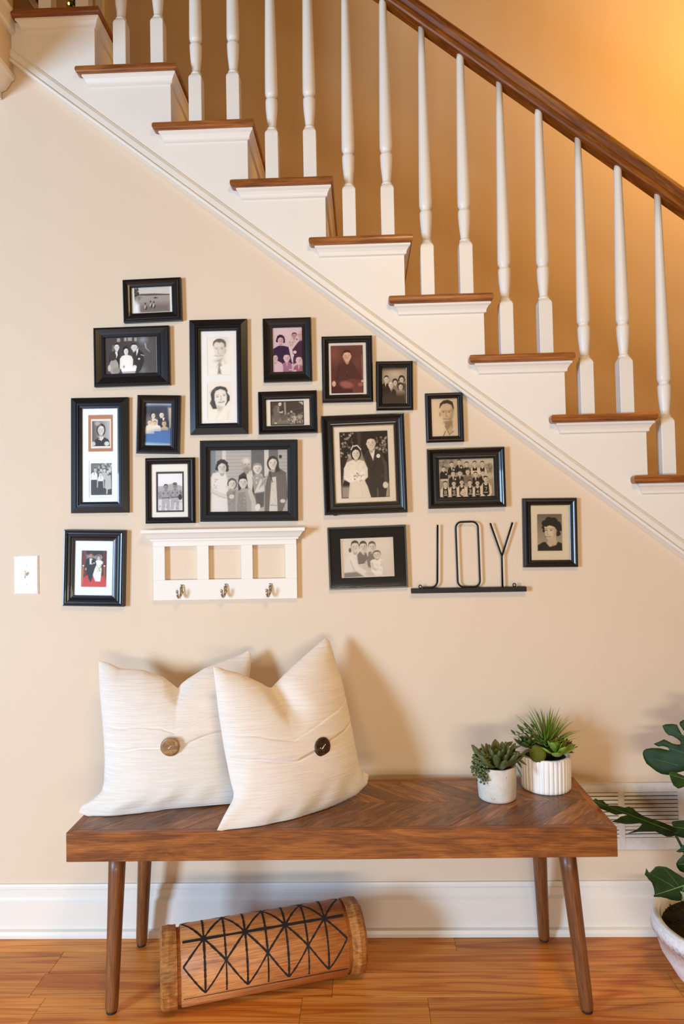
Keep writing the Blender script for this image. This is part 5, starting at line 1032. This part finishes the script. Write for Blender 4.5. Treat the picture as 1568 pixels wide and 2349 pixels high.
def speckle_white():
    m, nt, b = new_mat('textured_white_ceramic'); mp = coords(nt); n = N(nt, 'ShaderNodeTexVoronoi'); n.inputs['Scale'].default_value = 110; nt.links.new(mp.outputs[0], n.inputs['Vector'])
    r = ramp(nt, n.outputs[0], ((.0, srgb(216, 208, 202)), (.5, srgb(240, 236, 234)))); nt.links.new(r.outputs[0], b.inputs['Base Color']); b.inputs['Roughness'].default_value = .5; bump(nt, n.outputs[0], b, .5, .002); return m
M['ceramic'] = speckle_white(); M['glaze'] = plain('white_glaze', srgb(228, 232, 230), .12, 0, .6, .4)
def fat_leaf(L=1.0, W=.36, TH=.16, cup=.25, seg=8, rings=7, tipw=.8, rounded=False):
    """leaf along +x from the origin, tip curling up"""
    V = []; F = []
    for i in range(rings):
        t = i/(rings-1); wd = W*(math.sin(math.pi*min(1, t**tipw*.93+.07)))**.75*(.45+.55*min(1, t*2.2)); th = TH*(math.sin(math.pi*(t*.9+.08)))**.7
        if rounded: wd = W*(.35+.65*t**.8)*math.sqrt(max(.02, 1-t**5)); th = TH*(.55+.45*t)*math.sqrt(max(.03, 1-t**5))
        elif i == rings-1: wd *= .25; th *= .3
        for k in range(seg):
            a = 2*math.pi*k/seg; yy = wd*math.cos(a); V.append((L*t, yy, cup*t*t+th*math.sin(a)*(.6 if math.sin(a) > 0 else 1)+.35*yy*yy/max(W, .01)))
    for i in range(rings-1):
        for k in range(seg): j = (k+1) % seg; F.append((i*seg+k, i*seg+j, (i+1)*seg+j, (i+1)*seg+k))
    F += [tuple(range(seg))[::-1], tuple((rings-1)*seg+k for k in range(seg))]
    me = bpy.data.meshes.new('leaf'); me.from_pydata(V, [], F); me.update(); me.polygons.foreach_set('use_smooth', [True]*len(me.polygons)); return me
def put_leaf(me, mat, parent, loc, az, el, size, name='leaf', roll=0.0):
    o = bpy.data.objects.new(name, me); COL.objects.link(o); o.parent = parent
    if not me.materials: me.materials.append(mat)
    o.location = loc; o.rotation_euler = (Matrix.Rotation(az, 4, 'Z') @ Matrix.Rotation(-el, 4, 'Y') @ Matrix.Rotation(roll, 4, 'X')).to_euler(); o.scale = (size,)*3
    return o
def rosette(parent, me, mat, c, n, s0, s1, el0, el1, rr, az0=0.0, spread=.25, name='leaf'):
    for k in range(n):
        t = k/(n-1); az = az0+k*2.39996; el = el0+(el1-el0)*t; sz = (s0+(s1-s0)*t)*rr.uniform(.9, 1.1); r_ = spread*s1*t*.4
        put_leaf(me, mat, parent, (c[0]+r_*math.cos(az), c[1]+r_*math.sin(az), c[2]+(1-t)*s1*.18), az, el+rr.uniform(-.08, .08), sz, name)
def pot_place(pl, pr_, pb, prim):
    mid_ = (pl+pr_)/2; pf = at_z(mid_, pb, BZ); r = .05
    for _ in range(4): r = (pr_-pl)/2*((pf[1]+r-CAM[1])/FPX)*.992
    return np.array([at_y(mid_, (pb+prim)/2, pf[1]+r)[0], pf[1]+r, BZ]), r, at_y(mid_, prim, pf[1])[2]-BZ
rp = random.Random(21)
# concrete pot with grey-green rosette
c, r, h = pot_place(1095.7, 1183, 1846, 1768.5)
pt = thing('potted_succulent', 'small grey concrete pot with one grey green rosette succulent', 'potted plant', tuple(c), 0, 'succulents on the bench')
lathe('pot', [(r*.90, 0), (r*.94, .002), (r*.955, .006), (r, h*.5), (r*1.0, h-.002), (r*.985, h), (r*.87, h), (r*.85, h-.004), (r*.84, h-.014)], M['concrete'], pt, 48)
lathe('soil', [(r*.84, h-.016), (r*.84, h-.012), (r*.3, h-.009)], M['soil'], pt, 24)
fl1 = fat_leaf(1, .20, .13, .42, 8, 9, .62, True); fl1.name = 'leaf'
rosette(pt, fl1, M['succ'], (.004, -r*.18, h-.002), 50, .022, .076, 1.42, .14, rp, .3, .45)
# trailing bead stems on the left
bead = [(1, 0, 0), (.5, .8, .2), (-.5, .8, 0), (-1, 0, .1), (-.4, -.8, 0), (.6, -.8, .1), (0, 0, 1), (0, 0, -1)]
bf = [(0, 1, 6), (1, 2, 6), (2, 3, 6), (3, 4, 6), (4, 5, 6), (5, 0, 6), (1, 0, 7), (2, 1, 7), (3, 2, 7), (4, 3, 7), (5, 4, 7), (0, 5, 7)]
def bead_stem(parent, path, n, rad, mat):
    V = []; F = []; P = [np.array(p) for p in path]
    for k in range(n):
        t = k/(n-1)*(len(P)-1); i = min(int(t), len(P)-2); q = P[i]+(P[i+1]-P[i])*(t-i); az = k*2.4
        ctr = q+np.array([math.cos(az), math.sin(az), .15])*rad*.95; b_ = len(V); s_ = rad*rp.uniform(.75, 1.1)
        d_ = np.array([math.cos(az), math.sin(az), .4]); e1 = np.array([-math.sin(az), math.cos(az), 0]); e2 = np.cross(d_, e1)
        V += [ctr+s_*(1.15*p[2]*d_+.72*p[0]*e1+.72*p[1]*e2) for p in bead]; F += [tuple(b_+x for x in f) for f in bf]
    o = mesh_obj('trailing_stem', V, F, mat, parent, True); md = o.modifiers.new('soft', 'SUBSURF'); md.levels = 1; md.render_levels = 1
for k in range(11):
    a0 = math.radians(rp.uniform(150, 245)); ca_, sa_ = math.cos(a0), math.sin(a0); dr_ = rp.uniform(.018, .05); o_ = rp.uniform(.9, 1.0)
    bead_stem(pt, [(ca_*r*.45, sa_*r*.45, h+.028), (ca_*r*.85, sa_*r*.85, h+.034), (ca_*r*1.12*o_, sa_*r*1.12*o_, h+.014), (ca_*r*1.22*o_, sa_*r*1.22*o_, h-dr_)], 34, .0075, M['sedum'])
sp_ = fat_leaf(1, .26, .05, .1, 8, 7); sp_.name = 'drooping_leaf'
for k, (az, el, z, L_, rx_) in enumerate([(.1, .5, .03, .036, .6), (-.3, .1, .028, .040, .7), (.4, -.2, .03, .038, .75), (-.1, -.7, .022, .042, .95), (.2, -1.1, .016, .040, 1.02), (-.45, -1.2, .004, .036, 1.05), (.55, .3, .042, .034, .6), (-.2, -.5, .036, .036, 1.1), (.1, .2, .040, .04, .72)]):
    put_leaf(sp_, M['grey_leaf'], pt, (math.cos(az)*r*rx_, math.sin(az)*r*rx_, h+z), az, el, L_, 'drooping_leaf', rp.uniform(-.5, .5))
# ribbed white pot with mixed succulents
c, r, h = pot_place(1196, 1307, 1826.5, 1747.5)
pw = thing('potted_succulent', 'white ribbed pot with grassy tuft and bright green succulents', 'potted plant', tuple(c), 0, 'succulents on the bench')
NF = 34
def flute(rr, z, a): return rr*(1-.055*(1-abs(math.sin(NF*a/2)))**2.2) if .003 < z < h-.004 and rr > r*.94 else rr
lathe('pot', [(r*.93, 0), (r*.965, .002), (r*.985, .006), (r*.99, h*.3), (r, h*.6), (r, h-.006), (r*.985, h-.003), (r*.97, h), (r*.86, h), (r*.84, h-.004), (r*.82, h-.012)], M['chip'], pw, NF*8, mod=flute)
lathe('soil', [(r*.82, h-.014), (r*.82, h-.008), (r*.3, h-.004)], M['soil'], pw, 24)
def blade_obj(parent, base, az, L_, el, curl, wd, mat):
    V = []; F = []; n = 8; p = np.array([0, 0, 0.]); e = el
    s_ = np.array([-math.sin(az), math.cos(az), 0])
    for i in range(n):
        t = i/(n-1); d_ = np.array([math.cos(az)*math.cos(e), math.sin(az)*math.cos(e), math.sin(e)]); nn = np.cross(s_, d_)
        w_ = wd*(1-t**1.6)*(.6+.4*min(1, t*4))+.0002
        V += [p-s_*w_+nn*w_*.25, p-nn*w_*.18, p+s_*w_+nn*w_*.25, p+nn*w_*.12]
        p = p+d_*L_/(n-1); e -= curl/(n-1)
    for i in range(n-1):
        for k in range(4): j = (k+1) % 4; F.append((4*i+k, 4*i+j, 4*i+4+j, 4*i+4+k))
    F += [(3, 2, 1, 0), (4*n-4, 4*n-3, 4*n-2, 4*n-1)]
    o = mesh_obj('blade', V, F, mat, parent, True); o.location = base
gc = (.008, .006, h+.012)
for k in range(52):
    t = k/51; az = k*2.39996; el = 1.50-.95*t**.8+rp.uniform(-.08, .08)
    blade_obj(pw, (gc[0]+.008*t*math.cos(az), gc[1]+.008*t*math.sin(az), gc[2]), az, rp.uniform(.115, .155)*(1-.22*t), el, rp.uniform(.2, .75), rp.uniform(.0042, .0062), M['blade'] if rp.random() < .75 else M['bladed'])
bl = fat_leaf(1, .33, .07, .35, 10, 9, .62, True); bl.name = 'leaf'
rosette(pw, bl, M['bright'], (.020, -r*.60, h+.012), 22, .016, .060, 1.35, -.05, rp, .5, .3)
dl = fat_leaf(1, .34, .12, .35, 8, 7, .7); dl.name = 'dark_leaf'
rosette(pw, dl, M['dkleaf'], (-r*.72, -.004, h+.022), 22, .012, .044, 1.3, .05, rp, 1.1, .3, 'dark_leaf')
sk = fat_leaf(1, .12, .10, .15, 6, 6, .8); sk.name = 'spike'
rosette(pw, sk, M['spike'], (r*.70, .0, h+.014), 24, .026, .048, 1.2, -.15, rp, .2, .2, 'spike')
rosette(pw, dl.copy(), M['bladed'], (-.006, -r*.30, h+.028), 14, .012, .030, 1.4, .5, rp, .7, .2, 'dark_leaf')
# moss ball
V = []; F = []; sg, rg = 22, 13
for i in range(rg+1):
    for k in range(sg):
        th = math.pi*i/rg; a = 2*math.pi*k/sg; q = 1+rp.uniform(-.035, .035); V.append((.0235*q*math.sin(th)*math.cos(a), .0235*q*math.sin(th)*math.sin(a), .0245*q*math.cos(th)))
for i in range(rg):
    for k in range(sg): j = (k+1) % sg; F.append((i*sg+k, (i+1)*sg+k, (i+1)*sg+j, i*sg+j))
o = mesh_obj('moss_ball', V, F, M['moss'], pw, True); o.location = (-r*.46, -r*.66, h+.014)
# sprigs to the left
tl = fat_leaf(1, .22, .04, .1, 6, 6); tl.name = 'sprig_leaf'
for az, L_, z in ((3.0, .075, .05), (2.75, .06, .062), (3.35, .055, .04)):
    pth = [(-.01+math.cos(az)*L_*t, math.sin(az)*L_*t, h+z+.012*math.sin(t*2.6)-.004*t) for t in [k/6 for k in range(7)]]
    sg_ = tube('sprig', pth, [.0011]*6+[.0005], M['bladed'], pw, 6)
    for k in range(2, 7):
        q = pth[k]; put_leaf(tl, M['dkleaf'], sg_, q, az+(.9 if k % 2 else -.9), .5, .024, 'sprig_leaf')
# ------------------------------------------------------------------ monstera in white bowl
my = -.275
pl_ = at_y(1494, 2165, my); PR = .205; PCX = pl_[0]+PR+.013
zr = at_y(1502, 2112, my)[2]
mo = thing('monstera_plant', 'dark green monstera in a white textured bowl at the right edge', 'potted plant', (PCX, my, 0))
lathe('pot', [(.105, 0), (.115, .002), (.150, .035), (.183, .090), (.201, .150), (.2055, zr*.80), (.203, zr-.02), (.199, zr-.010)], M['ceramic'], mo, 64, cap=False)
lathe('rim', [(.1985, zr-.012), (.2000, zr-.004), (.197, zr), (.186, zr-.001), (.179, zr-.008), (.176, zr-.035), (.170, zr-.036)], M['glaze'], mo, 64, cap=False, capb=False)
so = lathe('soil', [(.176, zr-.05), (.176, zr-.034), (.09, zr-.027)], M['soil'], mo, 40)
V = []; F = []
for k in range(1700):
    a, q = rp.uniform(0, 6.283), .172*math.sqrt(rp.random()); p = np.array([q*math.cos(a), q*math.sin(a), zr-.034+.004*(1-q/.17)]); d_ = np.array([rp.uniform(-1, 1), rp.uniform(-1, 1), rp.uniform(.1, .8)])*.012; s_ = np.array([rp.uniform(-1, 1), rp.uniform(-1, 1), 0])*.0026
    b_ = len(V); V += [p-s_, p+s_, p+d_+s_*.3, p+d_*.6+np.array([0, 0, .003])]; F += [(b_, b_+1, b_+2), (b_, b_+2, b_+3), (b_+1, b_+3, b_+2)]
o = mesh_obj('moss', V, F, M['drymoss'], mo); o['kind'] = 'stuff'
Z7 = lambda x, y: (1340+x/6.877, 1620+y/6.877)
Z8 = lambda x, y: (1340+x/5.74, 1940+y/5.74)
def big_leaf(pts, rib, y0, nrm=(0, 1, 0), bend=3.0, droop=0.0, stem_from=None, veins=()):
    p0 = at_y(*rib[0], y0); n_ = np.array(nrm, float); n_ /= np.linalg.norm(n_)
    R0, R1 = on_plane(*rib[0], p0, n_), on_plane(*rib[1], p0, n_); ax_ = (R1-R0)/np.linalg.norm(R1-R0); sd = np.cross(n_, ax_)
    def shape(q):
        s_ = np.dot(q-R0, sd); t_ = np.dot(q-R0, ax_); return q+n_*(bend*s_*s_+droop*t_*t_+.004*math.sin(60*s_))
    W3 = [on_plane(*p, p0, n_) for p in pts]
    bm = bmesh.new(); vs = [bm.verts.new(p) for p in W3]; es = [bm.edges.new((vs[i], vs[(i+1) % len(vs)])) for i in range(len(vs))]
    bmesh.ops.triangle_fill(bm, edges=es, use_beauty=True)
    for _ in range(2): bmesh.ops.subdivide_edges(bm, edges=[e for e in bm.edges if e.calc_length() > .012], cuts=1, use_grid_fill=True)
    bmesh.ops.triangulate(bm, faces=bm.faces)
    org = np.array([PCX, my, 0])
    for v in bm.verts: v.co = Vector(shape(np.array(v.co))-org)
    o = bm_obj('leaf', bm, M['mons'], mo, True); sm = o.modifiers.new('thick', 'SOLIDIFY'); sm.thickness = .0014; sm.offset = 0
    tube('midrib', [shape(R0+(R1-R0)*k/8)-n_*.0006-org for k in range(9)], [.0022-.0018*k/8 for k in range(9)], M['vein'], o, 6)
    for a_, b_ in veins:
        A, B = on_plane(*a_, p0, n_), on_plane(*b_, p0, n_); tube('vein', [shape(A+(B-A)*k/5)-n_*.0006-org for k in range(6)], [.0011-.0008*k/5 for k in range(6)], M['vein'], o, 5)
    if stem_from is not None:
        e = shape(R0)-org; s0 = np.array(stem_from); mid_ = (s0+e)/2+np.array([0, 0, .05]); P = [(1-t)**2*s0+2*t*(1-t)*mid_+t*t*e for t in [k/12 for k in range(13)]]
        tube('stem', P, [.0065-.003*k/12 for k in range(13)], M['stem'], mo, 8)
    return o
A = [(1750, 1060), (1600, 1010), (1460, 1055), (1330, 1100), (1230, 1090), (1150, 1050), (1000, 935), (960, 850), (945, 780), (960, 730), (1000, 700), (1080, 682), (1150, 680), (1215, 682), (1300, 700), (1355, 705), (1330, 670), (1290, 655), (1240, 648), (1190, 655), (1150, 640), (1110, 615), (1190, 580), (1270, 540), (1320, 560), (1400, 600), (1480, 612), (1520, 600), (1515, 560), (1470, 520), (1400, 480), (1340, 470), (1300, 430), (1265, 370), (1250, 320), (1300, 300), (1400, 290), (1470, 300), (1490, 350), (1540, 450), (1600, 480), (1620, 440), (1560, 380), (1510, 300), (1510, 260), (1560, 220), (1640, 230), (1720, 330), (1760, 360), (1740, 200), (1690, 80), (1760, 20), (1850, 60), (1930, 100), (2050, 120), (2120, 220), (2040, 330), (1960, 380), (2120, 400), (2230, 480), (2200, 620), (2060, 660), (2220, 720), (2260, 860), (2140, 980), (1960, 1060), (1850, 1020)]
big_leaf([Z7(*p) for p in A], (Z7(1760, 1040), Z7(1840, 80)), -.20, (.25, 1, -.15), 2.2, .3, (-.02, .02, zr-.03), [(Z7(1765, 1000), Z7(1010, 830)), (Z7(1780, 800), Z7(1180, 620)), (Z7(1795, 600), Z7(1340, 360)), (Z7(1765, 1010), Z7(2200, 880)), (Z7(1790, 700), Z7(2160, 540))])
Bp = [(1335, 1070), (1380, 1050), (1440, 1060), (1568, 1110), (1700, 1120), (1850, 1180), (1900, 1260), (1780, 1300), (1700, 1270), (1568, 1255), (1480, 1310), (1400, 1245), (1360, 1160)]
big_leaf([Z7(*p) for p in Bp], (Z7(1880, 1230), Z7(1345, 1080)), -.30, (.1, 1, .5), 3, .2, (.03, 0, zr-.03))
Cp = [(130, 1485), (180, 1465), (230, 1490), (290, 1490), (340, 1540), (390, 1570), (520, 1580), (640, 1615), (720, 1605), (790, 1640), (830, 1680), (950, 1750), (1100, 1800), (1250, 1850), (1370, 1900), (1568, 1980), (1650, 2030), (1568, 2040), (1450, 2020), (1350, 2045), (1290, 2045), (1190, 2000), (1100, 1960), (950, 1970), (850, 1990), (730, 2065), (830, 1940), (900, 1850), (860, 1825), (760, 1840), (640, 1850), (440, 1830), (500, 1780), (560, 1730), (680, 1715), (600, 1690), (480, 1700), (360, 1650), (250, 1605)]
big_leaf([Z7(*p) for p in Cp], (Z7(1400, 1975), Z7(150, 1490)), -.135, (-.25, 1, .55), 2.0, 0, (-.05, 0, zr-.03))
Fp = [(1375, 1850), (1400, 1830), (1568, 1820), (1750, 1850), (1850, 1930), (1800, 2040), (1700, 2070), (1568, 2075), (1480, 2050), (1400, 2010), (1470, 1960), (1400, 1900)]
big_leaf([Z7(*p) for p in Fp], (Z7(1830, 1960), Z7(1390, 1900)), -.24, (.1, 1, .3), 3, 0, (.0, -.03, zr-.03))
Dp = [(808, 430), (830, 355), (862, 400), (880, 395), (910, 365), (950, 325), (1000, 312), (1090, 315), (1150, 345), (1210, 385), (1309, 440), (1450, 520), (1480, 600), (1420, 640), (1309, 605), (1250, 590), (1285, 650), (1290, 690), (1275, 740), (1240, 745), (1150, 720), (1080, 695), (1000, 685), (915, 695), (930, 660), (925, 600), (900, 530), (850, 480), (840, 460)]
big_leaf([Z8(*p) for p in Dp], (Z8(1440, 470), Z8(900, 680)), -.345, (.15, 1, .35), 2.5, .5, (.0, -.04, zr-.03), [(Z8(1200, 560), Z8(900, 420)), (Z8(1300, 520), Z8(1270, 730)), (Z8(1250, 540), Z8(1060, 330))])
Ep = [(1205, 240), (1230, 205), (1290, 160), (1309, 140), (1400, 160), (1450, 250), (1400, 330), (1309, 350), (1250, 325), (1215, 280)]
big_leaf([Z8(*p) for p in Ep], (Z8(1440, 240), Z8(1220, 240)), -.30, (.1, 1, .3), 4, 0, (.02, -.02, zr-.03))
Gp = [(1205, 78), (1265, 40), (1309, 0), (1400, -20), (1470, 30), (1420, 80), (1309, 75), (1250, 85)]
big_leaf([Z8(*p) for p in Gp], (Z8(1460, 30), Z8(1215, 78)), -.27, (.1, 1, .3), 4, 0, (.03, .01, zr-.03))
# ------------------------------------------------------------------ glimpses of the upper hall behind the top tread
ya = BACK-.012
p = [at_y(x, y, ya) for x, y in ((58, -10), (74, -10), (97, 26), (82, 26))]
o = prism('trim_3', [(q[0], q[2]) for q in p], 'y', ya-.02, BACK-.001, M['white']); struct(o, 'white sloping skirt board on the stairwell wall above the top tread', 'trim')
M['redwood'] = plain('dark_red_wood', srgb(104, 30, 22), .4)
p = [at_y(x, y, ya) for x, y in ((76, -14), (104, -14), (104, 16), (97, 18))]
o = prism('trim_4', [(q[0], q[2]) for q in p], 'y', ya-.03, BACK-.001, M['redwood']); struct(o, 'dark red stained wood edge above the white skirt board', 'trim')
p = [at_y(x, y, ya) for x, y in ((222, -10), (238, -10), (238, 60), (222, 60))]
o = prism('trim_5', [(q[0], q[2]) for q in p], 'y', ya-.02, BACK-.001, M['white']); struct(o, 'white vertical casing on the stairwell wall right of the top tread', 'trim')
g0 = at_y(168, 2, .35)
ga = thing('lit_garland', 'dark evergreen garland with amber lights between the top balusters', 'garland', (g0[0], .35, g0[2]-.03))
M['needle'] = leaf_mat('garland_needles', srgb(14, 24, 14), srgb(30, 44, 26), .6)
m, nt, b = new_mat('amber_bulb'); b.inputs['Base Color'].default_value = srgb(255, 200, 80); b.inputs['Emission Color'].default_value = (1, .62, .12, 1); b.inputs['Emission Strength'].default_value = 4.0; M['bulb'] = m
V = []; F = []
for k in range(260):
    t = rp.random(); cc = np.array([rp.gauss(0, .010), rp.gauss(0, .012), -.02+.16*t]); d_ = np.array([rp.gauss(0, 1), rp.gauss(0, 1), rp.gauss(.3, .8)]); d_ *= .024/np.linalg.norm(d_); s_ = np.cross(d_, [0, 0, 1.]); s_ = s_/(np.linalg.norm(s_)+1e-9)*.0016
    b_ = len(V); V += [cc-s_, cc+s_, cc+d_, cc+d_*.5+np.array([0, 0, .0016])]; F += [(b_, b_+1, b_+2), (b_+1, b_, b_+3), (b_+1, b_+3, b_+2), (b_, b_+2, b_+3)]
o = mesh_obj('needles', V, F, M['needle'], ga); o['kind'] = 'stuff'
for x, z in ((.012, .028), (-.010, .006), (.006, .07), (-.008, .11)):
    q = lathe('bulb', [(.0008, -.005), (.0035, -.003), (.004, 0), (.003, .004), (.0005, .006)], M['bulb'], ga, 10); q.location = (x, -.018, z)
